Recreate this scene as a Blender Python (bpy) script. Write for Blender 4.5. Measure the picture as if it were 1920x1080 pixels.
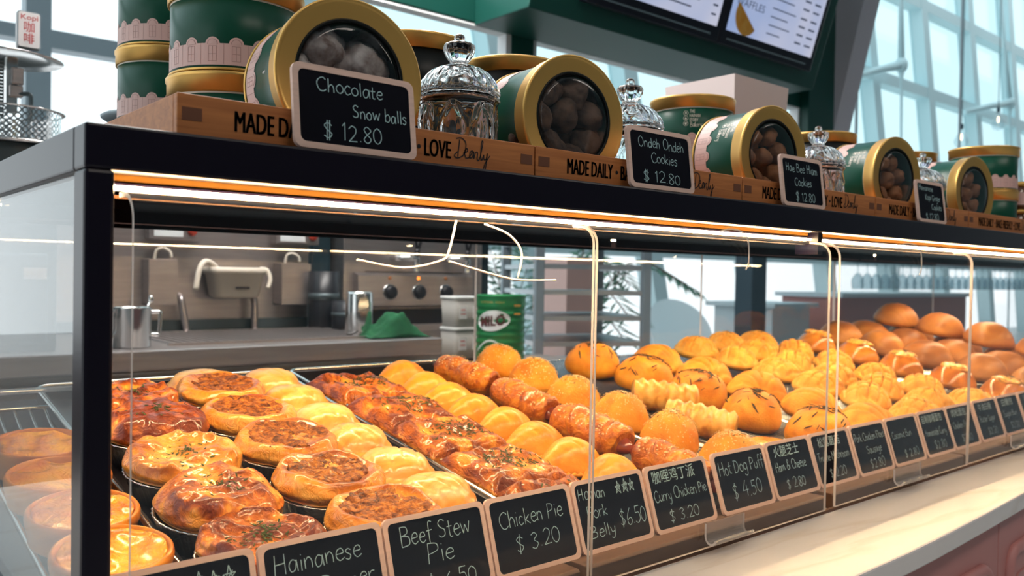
import bpy, bmesh, math, random
from mathutils import Vector, Matrix, Euler, noise

for _o in list(bpy.data.objects):
    bpy.data.objects.remove(_o, do_unlink=True)
C = bpy.context.scene.collection
SC = bpy.context.scene
PI = math.pi
R = math.radians
random.seed(7)

# ------------------------------------------------------------------ camera, sky, exposure
cam = bpy.data.objects.new('camera', bpy.data.cameras.new('camera'))
C.objects.link(cam)
cam.matrix_world = Matrix(((0.7598005, -0.0032505, -0.6501482, 0.0),
                           (-0.6499347, 0.0223133, -0.7596625, -0.70),
                           (0.0169762, 0.9997457, 0.0148411, 1.303),
                           (0, 0, 0, 1)))
cam.data.sensor_width = 36.0
cam.data.lens = 30.0
cam.data.clip_start = 0.02
cam.data.clip_end = 300
cam.data.dof.use_dof = True
cam.data.dof.focus_distance = 1.02
cam.data.dof.aperture_fstop = 7.0
SC.camera = cam
SC.view_settings.view_transform = 'Standard'
SC.view_settings.look = 'None'
SC.view_settings.gamma = 1.0
SC.view_settings.use_curve_mapping = False
SC.view_settings.exposure = 0.0
SC.cycles.use_denoising = True
SC.cycles.max_bounces = 10
SC.cycles.transparent_max_bounces = 24
SC.cycles.transmission_bounces = 8
SC.cycles.glossy_bounces = 4
SC.cycles.diffuse_bounces = 3
SC.cycles.caustics_reflective = False
SC.cycles.caustics_refractive = False
SC.cycles.sample_clamp_indirect = 6.0

W = bpy.data.worlds.new('overcast_sky')
SC.world = W
W.use_nodes = True
_n = W.node_tree.nodes; _l = W.node_tree.links
_n.clear()
_out = _n.new('ShaderNodeOutputWorld'); _bg = _n.new('ShaderNodeBackground')
_tc = _n.new('ShaderNodeTexCoord'); _sx = _n.new('ShaderNodeSeparateXYZ'); _rp = _n.new('ShaderNodeValToRGB')
_l.new(_tc.outputs['Generated'], _sx.inputs[0]); _l.new(_sx.outputs['Z'], _rp.inputs[0])
_rp.color_ramp.elements[0].position = 0.0; _rp.color_ramp.elements[0].color = (0.96, 0.99, 1.0, 1)
_rp.color_ramp.elements[1].position = 0.75; _rp.color_ramp.elements[1].color = (0.74, 0.93, 0.98, 1)
_l.new(_rp.outputs[0], _bg.inputs[0]); _bg.inputs[1].default_value = SKY = 1.6
_l.new(_bg.outputs[0], _out.inputs[0])

LED_STRENGTH = 120.0
LED_COLOUR = (1.0, 0.70, 0.38)

# ------------------------------------------------------------------ helpers
class G:
    def __init__(s):
        s.v = []; s.f = []; s.m = []; s.s = []
    def add(s, verts, faces, mat=0, smooth=False):
        k = len(s.v)
        s.v += [tuple(v) for v in verts]
        s.f += [tuple(i + k for i in f) for f in faces]
        s.m += [mat] * len(faces); s.s += [smooth] * len(faces)
        return s
    def box(s, x0, x1, y0, y1, z0, z1, mat=0):
        return s.add([(x0, y0, z0), (x1, y0, z0), (x1, y1, z0), (x0, y1, z0), (x0, y0, z1), (x1, y0, z1), (x1, y1, z1), (x0, y1, z1)],
                     [(0, 3, 2, 1), (4, 5, 6, 7), (0, 1, 5, 4), (1, 2, 6, 5), (2, 3, 7, 6), (3, 0, 4, 7)], mat)
    def prism(s, poly, x0, x1, mat=0, capmat=None):          # poly in (y, z), run along x
        n = len(poly)
        v = [(x0, a, b) for a, b in poly] + [(x1, a, b) for a, b in poly]
        f = [(i, (i + 1) % n, (i + 1) % n + n, i + n) for i in range(n)]
        s.add(v, f, mat)
        k = len(s.v) - 2 * n
        for cap in (tuple(range(n))[::-1], tuple(range(n, 2 * n))):
            s.f.append(tuple(i + k for i in cap)); s.m.append(mat if capmat is None else capmat); s.s.append(False)
        return s
    def prism_dir(s, poly, org, ux, uy, un, mat=0):            # poly in (ux, uy) plane, thickness un
        org, ux, uy, un = Vector(org), Vector(ux), Vector(uy), Vector(un)
        n = len(poly)
        v = [org + ux * a + uy * b for a, b in poly] + [org + ux * a + uy * b + un for a, b in poly]
        f = [(i, (i + 1) % n, (i + 1) % n + n, i + n) for i in range(n)] + [tuple(range(n))[::-1], tuple(range(n, 2 * n))]
        return s.add(v, f, mat)
    def lathe(s, prof, n=48, c=(0, 0, 0), mat=0, smooth=True, rfun=None, closed=False):
        cx, cy, cz = c
        v = []; f = []
        m = len(prof)
        for (r, z) in prof:
            for j in range(n):
                a = 2 * PI * j / n
                q = r * (rfun(a, z) if rfun else 1)
                v.append((cx + q * math.cos(a), cy + q * math.sin(a), cz + z))
        for i in range(m - 1 if not closed else m):
            for j in range(n):
                a, b = i * n + j, i * n + (j + 1) % n
                i2 = (i + 1) % m
                f.append((a, b, i2 * n + (j + 1) % n, i2 * n + j))
        s.add(v, f, mat, smooth)
        if not closed:
            k = len(s.v) - m * n
            if prof[0][0] > 1e-5:
                s.f.append(tuple(k + j for j in range(n))[::-1]); s.m.append(mat); s.s.append(False)
            if prof[-1][0] > 1e-5:
                s.f.append(tuple(k + (m - 1) * n + j for j in range(n))); s.m.append(mat); s.s.append(False)
        return s
    def tube(s, pts, r, n=10, mat=0, cap=True):
        pts = [Vector(p) for p in pts]
        m = len(pts); v = []; f = []
        rr = r if isinstance(r, (list, tuple)) else [r] * m
        prev = None
        for i, p in enumerate(pts):
            d = (pts[min(i + 1, m - 1)] - pts[max(i - 1, 0)]).normalized()
            if prev is None:
                a = d.orthogonal().normalized()
            else:
                a = (prev - d * prev.dot(d))
                a = a.normalized() if a.length > 1e-6 else d.orthogonal().normalized()
            prev = a
            b = d.cross(a)
            for j in range(n):
                t = 2 * PI * j / n
                v.append(p + (a * math.cos(t) + b * math.sin(t)) * rr[i])
        for i in range(m - 1):
            for j in range(n):
                f.append((i * n + j, i * n + (j + 1) % n, (i + 1) * n + (j + 1) % n, (i + 1) * n + j))
        s.add(v, f, mat, True)
        if cap:
            k = len(s.v) - m * n
            s.f += [tuple(k + j for j in range(n))[::-1], tuple(k + (m - 1) * n + j for j in range(n))]
            s.m += [mat] * 2; s.s += [False] * 2
        return s
    def blob(s, prof, nt=56, disp=None, mat=0):               # closed surface of revolution with displacement
        m = len(prof); v = []; f = []
        for i, (r, z) in enumerate(prof):
            if i in (0, m - 1):
                p = Vector((0, 0, z)); v.append(p + (disp(p, i / (m - 1), 0) if disp else Vector())); continue
            for j in range(nt):
                a = 2 * PI * j / nt
                p = Vector((r * math.cos(a), r * math.sin(a), z))
                v.append(p + (disp(p, i / (m - 1), a) if disp else Vector()))
        L = lambda i, j: 0 if i == 0 else (len(v) - 1 if i == m - 1 else 1 + (i - 1) * nt + j % nt)
        for i in range(m - 1):
            for j in range(nt):
                q = [L(i, j), L(i + 1, j), L(i + 1, j + 1), L(i, j + 1)]
                q2 = []
                for x in q:
                    if x not in q2: q2.append(x)
                f.append(tuple(q2))
        return s.add(v, f, mat, True)
    def xform(s, M, start=0):
        for i in range(start, len(s.v)):
            s.v[i] = tuple(M @ Vector(s.v[i]))
        return s

MATS = {}
def obj(name, g, mat, parent=None, bevel=None, segs=2, kind=None, label=None, brown=None):
    me = bpy.data.meshes.new(name)
    off = Vector(parent['_o']) if parent is not None and '_o' in parent else Vector()
    me.from_pydata([tuple(Vector(v) - off) for v in g.v], [], g.f)
    for m in (mat if isinstance(mat, (list, tuple)) else [mat]):
        me.materials.append(MATS[m])
    me.polygons.foreach_set('material_index', g.m)
    me.polygons.foreach_set('use_smooth', g.s)
    me.update()
    if brown:                                     # how far the oven has browned each spot of the crust
        at = me.attributes.new('browning', 'FLOAT', 'POINT')
        at.data.foreach_set('value', [brown(Vector(v)) for v in g.v])
    o = bpy.data.objects.new(name, me); C.objects.link(o)
    if parent is not None:
        o.parent = parent
    if bevel:
        b = o.modifiers.new('bevel', 'BEVEL'); b.width = bevel; b.segments = segs; b.limit_method = 'ANGLE'; b.angle_limit = R(40)
        b.harden_normals = False
    if kind: o['kind'] = kind
    if label: o['label'] = label
    return o

def tag(o, label, cat, group=None):
    o['label'] = label; o['category'] = cat
    if group: o['group'] = group
    return o

def thing(name, label, cat, loc=(0, 0, 0), group=None, world=False):
    o = bpy.data.objects.new(name, None); C.objects.link(o)
    o.location = loc; o.empty_display_size = 0.02
    if world: o['_o'] = tuple(loc)        # children are given in world coordinates
    return tag(o, label, cat, group)

def struct(name, g, mat, bevel=None):
    o = obj(name, g, mat, bevel=bevel); o['kind'] = 'structure'; return o

def dup(root, label=None):
    r = root.copy(); C.objects.link(r)
    if label: r['label'] = label
    for ch in root.children:
        c = ch.copy(); C.objects.link(c); c.parent = r
        for g in ch.children:
            d = g.copy(); C.objects.link(d); d.parent = c
    return r

def catmull(pts, k=5):
    if len(pts) < 3: return list(pts)
    out = []
    n = len(pts)
    for i in range(n - 1):
        p0, p1, p2, p3 = pts[max(i - 1, 0)], pts[i], pts[i + 1], pts[min(i + 2, n - 1)]
        for t in range(k):
            u = t / k
            out.append(tuple(0.5 * (2 * b + (c - a) * u + (2 * a - 5 * b + 4 * c - d) * u * u + (3 * b - a - 3 * c + d) * u ** 3)
                             for a, b, c, d in zip(p0, p1, p2, p3)))
    out.append(tuple(pts[-1]))
    return out

def rrect(w, h, r, n=5):
    p = []
    for cx, cy, a0 in ((w - r, r, -90), (w - r, h - r, 0), (r, h - r, 90), (r, r, 180)):
        for i in range(n + 1):
            a = R(a0 + 90 * i / n); p.append((cx + r * math.cos(a), cy + r * math.sin(a)))
    return p

# ------------------------------------------------------------------ materials
def nt(name):
    m = bpy.data.materials.new(name); m.use_nodes = True
    n = m.node_tree.nodes; n.clear()
    MATS[name] = m
    o = n.new('ShaderNodeOutputMaterial')
    return m, n, m.node_tree.links, o

def pb(name, col, rough=0.5, metal=0.0, spec=0.5, coat=0.0, noise_amt=0.0, noise_scale=20, stretch=(1, 1, 1), bump=0.0, bump_scale=200, emit=None, trans=0.0, ior=1.45, sub=0.0, col2=None):
    m, n, l, o = nt(name)
    b = n.new('ShaderNodeBsdfPrincipled')
    b.inputs['Base Color'].default_value = (*col, 1)
    b.inputs['Roughness'].default_value = rough; b.inputs['Metallic'].default_value = metal
    b.inputs['Specular IOR Level'].default_value = spec; b.inputs['Coat Weight'].default_value = coat
    b.inputs['Transmission Weight'].default_value = trans; b.inputs['IOR'].default_value = ior
    if emit:
        b.inputs['Emission Color'].default_value = (*emit[0], 1); b.inputs['Emission Strength'].default_value = emit[1]
    tc = n.new('ShaderNodeTexCoord'); mp = n.new('ShaderNodeMapping'); mp.inputs['Scale'].default_value = stretch
    l.new(tc.outputs['Object'], mp.inputs[0])
    if noise_amt or col2:
        t = n.new('ShaderNodeTexNoise'); t.inputs['Scale'].default_value = noise_scale; t.inputs['Detail'].default_value = 5
        l.new(mp.outputs[0], t.inputs['Vector'])
        r = n.new('ShaderNodeValToRGB'); r.color_ramp.elements[0].position = 0.3; r.color_ramp.elements[1].position = 0.7
        c2 = col2 or tuple(max(0, c * (1 - noise_amt)) for c in col)
        r.color_ramp.elements[0].color = (*c2, 1); r.color_ramp.elements[1].color = (*col, 1)
        l.new(t.outputs['Fac'], r.inputs[0]); l.new(r.outputs[0], b.inputs['Base Color'])
    if bump:
        t2 = n.new('ShaderNodeTexNoise'); t2.inputs['Scale'].default_value = bump_scale; t2.inputs['Detail'].default_value = 3
        l.new(mp.outputs[0], t2.inputs['Vector'])
        bp = n.new('ShaderNodeBump'); bp.inputs['Strength'].default_value = bump; bp.inputs['Distance'].default_value = 0.002
        l.new(t2.outputs['Fac'], bp.inputs['Height']); l.new(bp.outputs[0], b.inputs['Normal'])
    l.new(b.outputs[0], o.inputs[0])
    return m

def clear(name, tint=(1, 1, 1), rough=0.02, ior=1.45, haze=0.0, hazecol=(0.9, 0.95, 1)):
    m, n, l, o = nt(name)
    t = n.new('ShaderNodeBsdfTransparent'); t.inputs[0].default_value = (*tint, 1)
    g = n.new('ShaderNodeBsdfGlossy'); g.inputs['Roughness'].default_value = rough
    fr = n.new('ShaderNodeFresnel'); fr.inputs['IOR'].default_value = ior
    geo = n.new('ShaderNodeNewGeometry')
    mx = n.new('ShaderNodeMixShader')
    # both sides of the sheet reflect like air-to-sheet
    fi = n.new('ShaderNodeMix'); fi.data_type = 'FLOAT'
    l.new(geo.outputs['Backfacing'], fi.inputs[0]); fi.inputs[2].default_value = ior; fi.inputs[3].default_value = 1 / ior
    l.new(fi.outputs[0], fr.inputs['IOR'])
    l.new(fr.outputs[0], mx.inputs[0]); l.new(t.outputs[0], mx.inputs[1]); l.new(g.outputs[0], mx.inputs[2])
    last = mx
    if haze:
        d = n.new('ShaderNodeBsdfDiffuse'); d.inputs[0].default_value = (*hazecol, 1)
        m2 = n.new('ShaderNodeMixShader'); m2.inputs[0].default_value = haze
        l.new(mx.outputs[0], m2.inputs[1]); l.new(d.outputs[0], m2.inputs[2]); last = m2
    l.new(last.outputs[0], o.inputs[0])
    return m

def emis(name, col, s):
    m, n, l, o = nt(name)
    e = n.new('ShaderNodeEmission'); e.inputs[0].default_value = (*col, 1); e.inputs[1].default_value = s
    l.new(e.outputs[0], o.inputs[0]); return m

def crust(name, light, mid, dark, scale=45, rough=0.42, bump=0.5, bscale=220, pos=(0.3, 0.5, 0.72), coat=0.0, stretch=(1, 1, 1), wrinkle=0.0, sub=0.0):
    m, n, l, o = nt(name)
    b = n.new('ShaderNodeBsdfPrincipled'); b.inputs['Roughness'].default_value = rough
    b.inputs['Coat Weight'].default_value = coat; b.inputs['Coat Roughness'].default_value = 0.12
    b.inputs['Specular IOR Level'].default_value = 0.25
    tc = n.new('ShaderNodeTexCoord'); oi = n.new('ShaderNodeObjectInfo'); ad = n.new('ShaderNodeVectorMath'); ad.operation = 'MULTIPLY_ADD'
    l.new(oi.outputs['Random'], ad.inputs[0]); ad.inputs[1].default_value = (3.7, 5.1, 2.3); l.new(tc.outputs['Object'], ad.inputs[2])
    mp = n.new('ShaderNodeMapping'); mp.inputs['Scale'].default_value = stretch; l.new(ad.outputs[0], mp.inputs[0])
    t = n.new('ShaderNodeTexNoise'); t.inputs['Scale'].default_value = scale; t.inputs['Detail'].default_value = 6; t.inputs['Roughness'].default_value = 0.6
    t.inputs['Distortion'].default_value = 0.6
    l.new(mp.outputs[0], t.inputs['Vector'])
    r = n.new('ShaderNodeValToRGB'); e = r.color_ramp.elements
    e[0].position = pos[0]; e[0].color = (*light, 1); e[1].position = pos[2]; e[1].color = (*dark, 1)
    q = e.new(pos[1]); q.color = (*mid, 1)
    at = n.new('ShaderNodeAttribute'); at.attribute_name = 'browning'; ma = n.new('ShaderNodeMath'); ma.operation = 'ADD'
    l.new(t.outputs['Fac'], ma.inputs[0]); l.new(at.outputs['Fac'], ma.inputs[1])
    l.new(ma.outputs[0], r.inputs[0]); l.new(r.outputs[0], b.inputs['Base Color'])
    t2 = n.new('ShaderNodeTexNoise'); t2.inputs['Scale'].default_value = bscale; t2.inputs['Detail'].default_value = 4
    l.new(mp.outputs[0], t2.inputs['Vector'])
    bp = n.new('ShaderNodeBump'); bp.inputs['Strength'].default_value = bump; bp.inputs['Distance'].default_value = 0.0018
    l.new(t2.outputs['Fac'], bp.inputs['Height'])
    if wrinkle:
        t3 = n.new('ShaderNodeTexNoise'); t3.inputs['Scale'].default_value = 70; t3.inputs['Detail'].default_value = 3; t3.inputs['Distortion'].default_value = 2.5
        l.new(mp.outputs[0], t3.inputs['Vector'])
        bp2 = n.new('ShaderNodeBump'); bp2.inputs['Strength'].default_value = wrinkle; bp2.inputs['Distance'].default_value = 0.006
        l.new(t3.outputs['Fac'], bp2.inputs['Height']); l.new(bp.outputs[0], bp2.inputs['Normal']); l.new(bp2.outputs[0], b.inputs['Normal'])
    else:
        l.new(bp.outputs[0], b.inputs['Normal'])
    l.new(b.outputs[0], o.inputs[0])
    return m

pb('black_metal', (0.0040, 0.0020, 0.008), 0.33, spec=0.30)
pb('shelf_black', (0.0025, 0.002, 0.003), 0.6, spec=0.0)
pb('aluminium', (0.85, 0.72, 0.52), 0.3, metal=0.9)
pb('reflector', (0.17, 0.070, 0.012), 0.6, spec=0.05)
pb('bronze_strip', (0.045, 0.016, 0.003), 0.5, spec=0.1)
pb('steel', (0.52, 0.465, 0.45), 0.33, metal=0.85, noise_amt=0.15, noise_scale=6, stretch=(1, 1, 14), bump=0.05, bump_scale=60)
pb('steel_bright', (0.75, 0.74, 0.73), 0.18, metal=1.0)
pb('steel_matt', (0.42, 0.36, 0.33), 0.5, metal=0.35, noise_amt=0.2, noise_scale=3)
pb('steel_dark', (0.10, 0.13, 0.14), 0.45, metal=0.5, noise_amt=0.3, noise_scale=3)
pb('rim_steel', (0.80, 0.76, 0.72), 0.2, metal=1.0)
pb('tray_dark', (0.025, 0.024, 0.032), 0.32, metal=0.3)
pb('deck_dark', (0.020, 0.018, 0.024), 0.4)
pb('wire', (0.55, 0.58, 0.60), 0.25, metal=1.0)
pb('foil', (0.80, 0.78, 0.76), 0.25, metal=1.0, bump=0.4, bump_scale=300)
pb('tin_gold', (0.74, 0.43, 0.12), 0.36, metal=0.75, spec=0.5)
pb('tin_green', (0.006, 0.066, 0.038), 0.32, spec=0.28)
pb('tin_black', (0.006, 0.008, 0.008), 0.35, spec=0.25)
pb('pink_paper', (0.72, 0.46, 0.41), 0.5)
pb('pink_line', (0.48, 0.27, 0.24), 0.6)
pb('cream_print', (0.80, 0.72, 0.60), 0.5)
pb('white_paper', (0.82, 0.80, 0.80), 0.6)
pb('box_card', (0.80, 0.66, 0.63), 0.6)
pb('ink', (0.012, 0.008, 0.010), 0.6)
pb('bracket_stain', (0.16, 0.055, 0.025), 0.6)
pb('chalkboard', (0.003, 0.0035, 0.009), 0.5, spec=0.08, noise_amt=0.4, noise_scale=18)
pb('sign_wood', (0.80, 0.54, 0.44), 0.6, noise_amt=0.15, noise_scale=30, stretch=(1, 1, 8))
pb('chalk', (0.40, 0.56, 0.57), 0.9)
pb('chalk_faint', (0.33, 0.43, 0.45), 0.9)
pb('chalk_warm', (0.62, 0.62, 0.60), 0.9)
pb('ledge_wood', (0.12, 0.058, 0.034), 0.55, noise_amt=0.25, noise_scale=14, stretch=(1, 8, 8))
pb('pink_paint', (0.56, 0.24, 0.22), 0.45)
pb('green_paint', (0.004, 0.062, 0.048), 0.42)
pb('lilac_paint', (0.66, 0.61, 0.66), 0.5)
pb('bezel', (0.006, 0.006, 0.014), 0.3)
pb('screen_text', (0.20, 0.25, 0.42), 0.6)
pb('floor_tile', (0.45, 0.44, 0.44), 0.35, noise_amt=0.1, noise_scale=1)
pb('ceiling_paint', (0.84, 0.84, 0.84), 0.8)
pb('mall_wall', (0.09, 0.115, 0.13), 0.7, noise_amt=0.3, noise_scale=0.4)
pb('white_light_wall', (0.92, 0.95, 0.96), 0.6)
pb('mullion', (0.66, 0.84, 0.88), 0.5)
pb('mullion_dark', (0.10, 0.19, 0.22), 0.5)
pb('grey_frame', (0.30, 0.36, 0.40), 0.5)
pb('navy_post', (0.03, 0.06, 0.085), 0.5)
pb('blue_dark', (0.02, 0.045, 0.06), 0.4)
pb('red_lacquer', (0.60, 0.06, 0.03), 0.4)
pb('white_plastic', (0.88, 0.78, 0.66), 0.4)
pb('dark_plastic', (0.012, 0.012, 0.016), 0.35)
pb('amber_lamp', (0.9, 0.25, 0.03), 0.4, emit=((1, 0.28, 0.03), 2.2))
pb('amber_off', (0.45, 0.16, 0.05), 0.4)
pb('cloth_green', (0.012, 0.12, 0.045), 0.9, bump=0.4, bump_scale=500, noise_amt=0.4, noise_scale=30)
pb('can_green', (0.010, 0.20, 0.055), 0.32, metal=0.2)
pb('can_white', (0.80, 0.80, 0.78), 0.4)
pb('can_brown', (0.10, 0.02, 0.02), 0.4)
pb('red_print', (0.62, 0.05, 0.06), 0.5)
pb('blue_print', (0.03, 0.04, 0.16), 0.5)
pb('leaf', (0.07, 0.22, 0.14), 0.5)
pb('shelf_grey', (0.50, 0.54, 0.57), 0.4, metal=0.5)
pb('stem_brown', (0.10, 0.06, 0.03), 0.7)
pb('chair_white', (0.84, 0.88, 0.90), 0.6)
pb('table_grey', (0.66, 0.74, 0.78), 0.5)
pb('jam', (0.14, 0.05, 0.02), 0.15, coat=0.6)
pb('herb', (0.055, 0.075, 0.014), 0.8)
pb('rosemary', (0.045, 0.032, 0.014), 0.75)
pb('sesame', (0.88, 0.62, 0.30), 0.5)
pb('sausage', (0.33, 0.060, 0.028), 0.22, coat=0.6, noise_amt=0.5, noise_scale=40)
pb('snow_choc', (0.74, 0.68, 0.65), 0.9, bump=0.9, bump_scale=90, col2=(0.13, 0.065, 0.045), noise_scale=55)
pb('choc_cookie', (0.15, 0.085, 0.055), 0.8, bump=0.8, bump_scale=140, col2=(0.035, 0.018, 0.012), noise_scale=60)
pb('tan_cookie', (0.36, 0.15, 0.06), 0.7, bump=0.6, bump_scale=160, col2=(0.22, 0.085, 0.035), noise_scale=40)
pb('water_glint', (0.9, 0.9, 0.9), 0.3)
emis('led', LED_COLOUR, LED_STRENGTH)
emis('customer_fill_glow', (1.0, 0.90, 0.80), 7.0)  # unseen panels added to lift the customer side
emis('kitchen_fill_glow', (1.0, 0.93, 0.88), 32.0)  # unseen panel added to brighten the kitchen
emis('bulb_glow', (1.0, 0.75, 0.45), 6.0)
clear('acrylic', (0.985, 0.99, 0.99), 0.015, 1.42)
clear('acrylic_handle', (0.92, 0.90, 0.88), 0.08, 1.5, haze=0.16, hazecol=(0.9, 0.8, 0.72))
clear('acrylic_side', (0.93, 0.96, 0.97), 0.03, 1.46, haze=0.05)
clear('pane_glass', (0.97, 0.99, 1.0), 0.02, 1.2)
clear('tinted_glass', (0.76, 0.885, 0.905), 0.02, 1.3)
clear('film', (0.97, 0.97, 0.97), 0.06, 1.5)
clear('thin_glass', (0.86, 0.92, 0.94), 0.03, 1.6, haze=0.10)
clear('frosted', (0.80, 0.80, 0.78), 0.25, 1.4, haze=0.45, hazecol=(0.85, 0.80, 0.74))
pb('acrylic_edge', (0.86, 0.74, 0.66), 0.25, spec=0.6)
pb('crystal', (1, 1, 1), 0.02, trans=1.0, ior=1.5)

m, n, l, o = nt('woven_white')
_d = n.new('ShaderNodeBsdfDiffuse'); _t = n.new('ShaderNodeBsdfTranslucent'); _x = n.new('ShaderNodeMixShader'); _x.inputs[0].default_value = 0.55
_d.inputs[0].default_value = (0.84, 0.88, 0.90, 1); _t.inputs[0].default_value = (0.84, 0.90, 0.93, 1)
l.new(_d.outputs[0], _x.inputs[1]); l.new(_t.outputs[0], _x.inputs[2]); l.new(_x.outputs[0], o.inputs[0])

# crate wood, marble, screens
m, n, l, o = nt('crate_wood')
b = n.new('ShaderNodeBsdfPrincipled'); b.inputs['Roughness'].default_value = 0.55
tc = n.new('ShaderNodeTexCoord'); mp = n.new('ShaderNodeMapping'); mp.inputs['Scale'].default_value = (2.5, 30, 55)
t = n.new('ShaderNodeTexNoise'); t.inputs['Scale'].default_value = 3; t.inputs['Detail'].default_value = 8; t.inputs['Distortion'].default_value = 0.8
r = n.new('ShaderNodeValToRGB'); r.color_ramp.elements[0].position = 0.3; r.color_ramp.elements[1].position = 0.75
r.color_ramp.elements[0].color = (0.40, 0.125, 0.030, 1); r.color_ramp.elements[1].color = (0.60, 0.215, 0.055, 1)
l.new(tc.outputs['Object'], mp.inputs[0]); l.new(mp.outputs[0], t.inputs['Vector']); l.new(t.outputs['Fac'], r.inputs[0])
l.new(r.outputs[0], b.inputs['Base Color']); l.new(b.outputs[0], o.inputs[0])

m, n, l, o = nt('marble')
b = n.new('ShaderNodeBsdfPrincipled'); b.inputs['Roughness'].default_value = 0.16; b.inputs['Specular IOR Level'].default_value = 0.35
tc = n.new('ShaderNodeTexCoord'); mp = n.new('ShaderNodeMapping'); mp.inputs['Scale'].default_value = (1.0, 5.5, 3); mp.inputs['Rotation'].default_value = (0, 0, 0.22)
t = n.new('ShaderNodeTexNoise'); t.inputs['Scale'].default_value = 1.3; t.inputs['Detail'].default_value = 5; t.inputs['Distortion'].default_value = 0.5
r = n.new('ShaderNodeValToRGB'); e = r.color_ramp.elements
e[0].position = 0.455; e[0].color = (0.86, 0.79, 0.75, 1); e[1].position = 0.53; e[1].color = (0.86, 0.79, 0.75, 1)
q = e.new(0.50); q.color = (0.79, 0.70, 0.64, 1)
l.new(tc.outputs['Object'], mp.inputs[0]); l.new(mp.outputs[0], t.inputs['Vector']); l.new(t.outputs['Fac'], r.inputs[0])
l.new(r.outputs[0], b.inputs['Base Color']); l.new(b.outputs[0], o.inputs[0])

m, n, l, o = nt('screen')
e1 = n.new('ShaderNodeEmission'); tc = n.new('ShaderNodeTexCoord'); t = n.new('ShaderNodeTexNoise'); t.inputs['Scale'].default_value = 2.2
r = n.new('ShaderNodeValToRGB'); r.color_ramp.elements[0].color = (0.30, 0.42, 0.72, 1); r.color_ramp.elements[1].color = (0.66, 0.66, 0.78, 1)
r.color_ramp.elements[0].position = 0.35; r.color_ramp.elements[1].position = 0.65
l.new(tc.outputs['Object'], t.inputs['Vector']); l.new(t.outputs['Fac'], r.inputs[0]); l.new(r.outputs[0], e1.inputs[0])
e1.inputs[1].default_value = 0.85; l.new(e1.outputs[0], o.inputs[0])

crust('pie_brown',   (0.93, 0.37, 0.045), (0.6, 0.145, 0.011), (0.2, 0.028, 0.003), 30, 0.45, 0.35, 180, (0.36, 0.50, 0.68), coat=0.55, wrinkle=0.7)
crust('pie_pale',    (0.95, 0.46, 0.085), (0.86, 0.315, 0.03), (0.36, 0.075, 0.006), 24, 0.30, 0.3, 180, (0.32, 0.52, 0.80), coat=0.7, wrinkle=0.5)
crust('pie_filling', (0.56, 0.19, 0.018), (0.29, 0.078, 0.008), (0.085, 0.018, 0.003), 110, 0.6, 1.0, 200, (0.36, 0.5, 0.64), coat=0.12, wrinkle=0.9)
crust('chick_crust', (0.97, 0.57, 0.2), (0.93, 0.405, 0.075), (0.64, 0.165, 0.015), 14, 0.35, 0.2, 200, (0.35, 0.55, 0.85), coat=0.6, stretch=(1, 3.5, 1))
crust('flaky',       (0.9, 0.36, 0.04), (0.6, 0.15, 0.011), (0.2, 0.032, 0.003), 34, 0.45, 0.6, 150, (0.36, 0.50, 0.68), coat=0.5, stretch=(1.6, 0.8, 1.5), wrinkle=1.0)
crust('puff_crust',  (0.94, 0.42, 0.06), (0.88, 0.325, 0.028), (0.58, 0.13, 0.01), 26, 0.40, 0.25, 260, (0.3, 0.55, 0.88), coat=0.2)
crust('roll_crust',  (0.860, 0.344, 0.0372), (0.600, 0.163, 0.0124), (0.220, 0.039, 0.0050), 50, 0.32, 0.6, 170, coat=0.4, wrinkle=0.7)
crust('bun_gold',    (0.93, 0.41, 0.045), (0.82, 0.28, 0.017), (0.52, 0.115, 0.006), 22, 0.45, 0.7, 420, (0.3, 0.52, 0.82))
crust('bun_shell',   (0.920, 0.430, 0.0558), (0.840, 0.310, 0.0260), (0.580, 0.155, 0.0124), 26, 0.5, 0.8, 420, (0.3, 0.52, 0.82))
crust('bun_cross',   (0.940, 0.516, 0.1054), (0.900, 0.396, 0.0496), (0.660, 0.206, 0.0186), 26, 0.45, 0.4, 260, (0.3, 0.52, 0.82))
crust('bun_glazed',  (0.86, 0.36, 0.050), (0.66, 0.215, 0.028), (0.34, 0.085, 0.012), 14, 0.2, 0.1, 200, coat=0.5)
crust('bun_plain',   (0.62, 0.26, 0.060), (0.40, 0.150, 0.038), (0.24, 0.085, 0.028), 8, 0.45, 0.15, 200, coat=0.08)
crust('custard',     (1.000, 0.499, 0.0186), (0.960, 0.370, 0.0093), (0.700, 0.155, 0.0050), 30, 0.16, 0.15, 120, coat=0.5, wrinkle=0.6)
crust('tart_crust',  (0.880, 0.361, 0.0434), (0.720, 0.224, 0.0186), (0.420, 0.095, 0.0074), 20, 0.32, 0.2, 200, coat=0.25)
crust('cheese_crust',(0.940, 0.568, 0.1612), (0.860, 0.396, 0.0620), (0.500, 0.138, 0.0186), 40, 0.32, 0.4, 180, coat=0.35)
# ------------------------------------------------------------------ the hall: floor, ceiling, walls, glazed wall
CT = 0.935                                    # counter top
struct('floor', G().box(-14, 60, -7, 9, -0.1, 0), 'floor_tile')
struct('ceiling', G().box(-14, 60, -7, 2.6, 9.6, 9.8), 'ceiling_paint')
struct('wall_front', G().box(-14, 60, -7.2, -7, 0, 9.6), 'mall_wall')

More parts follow.
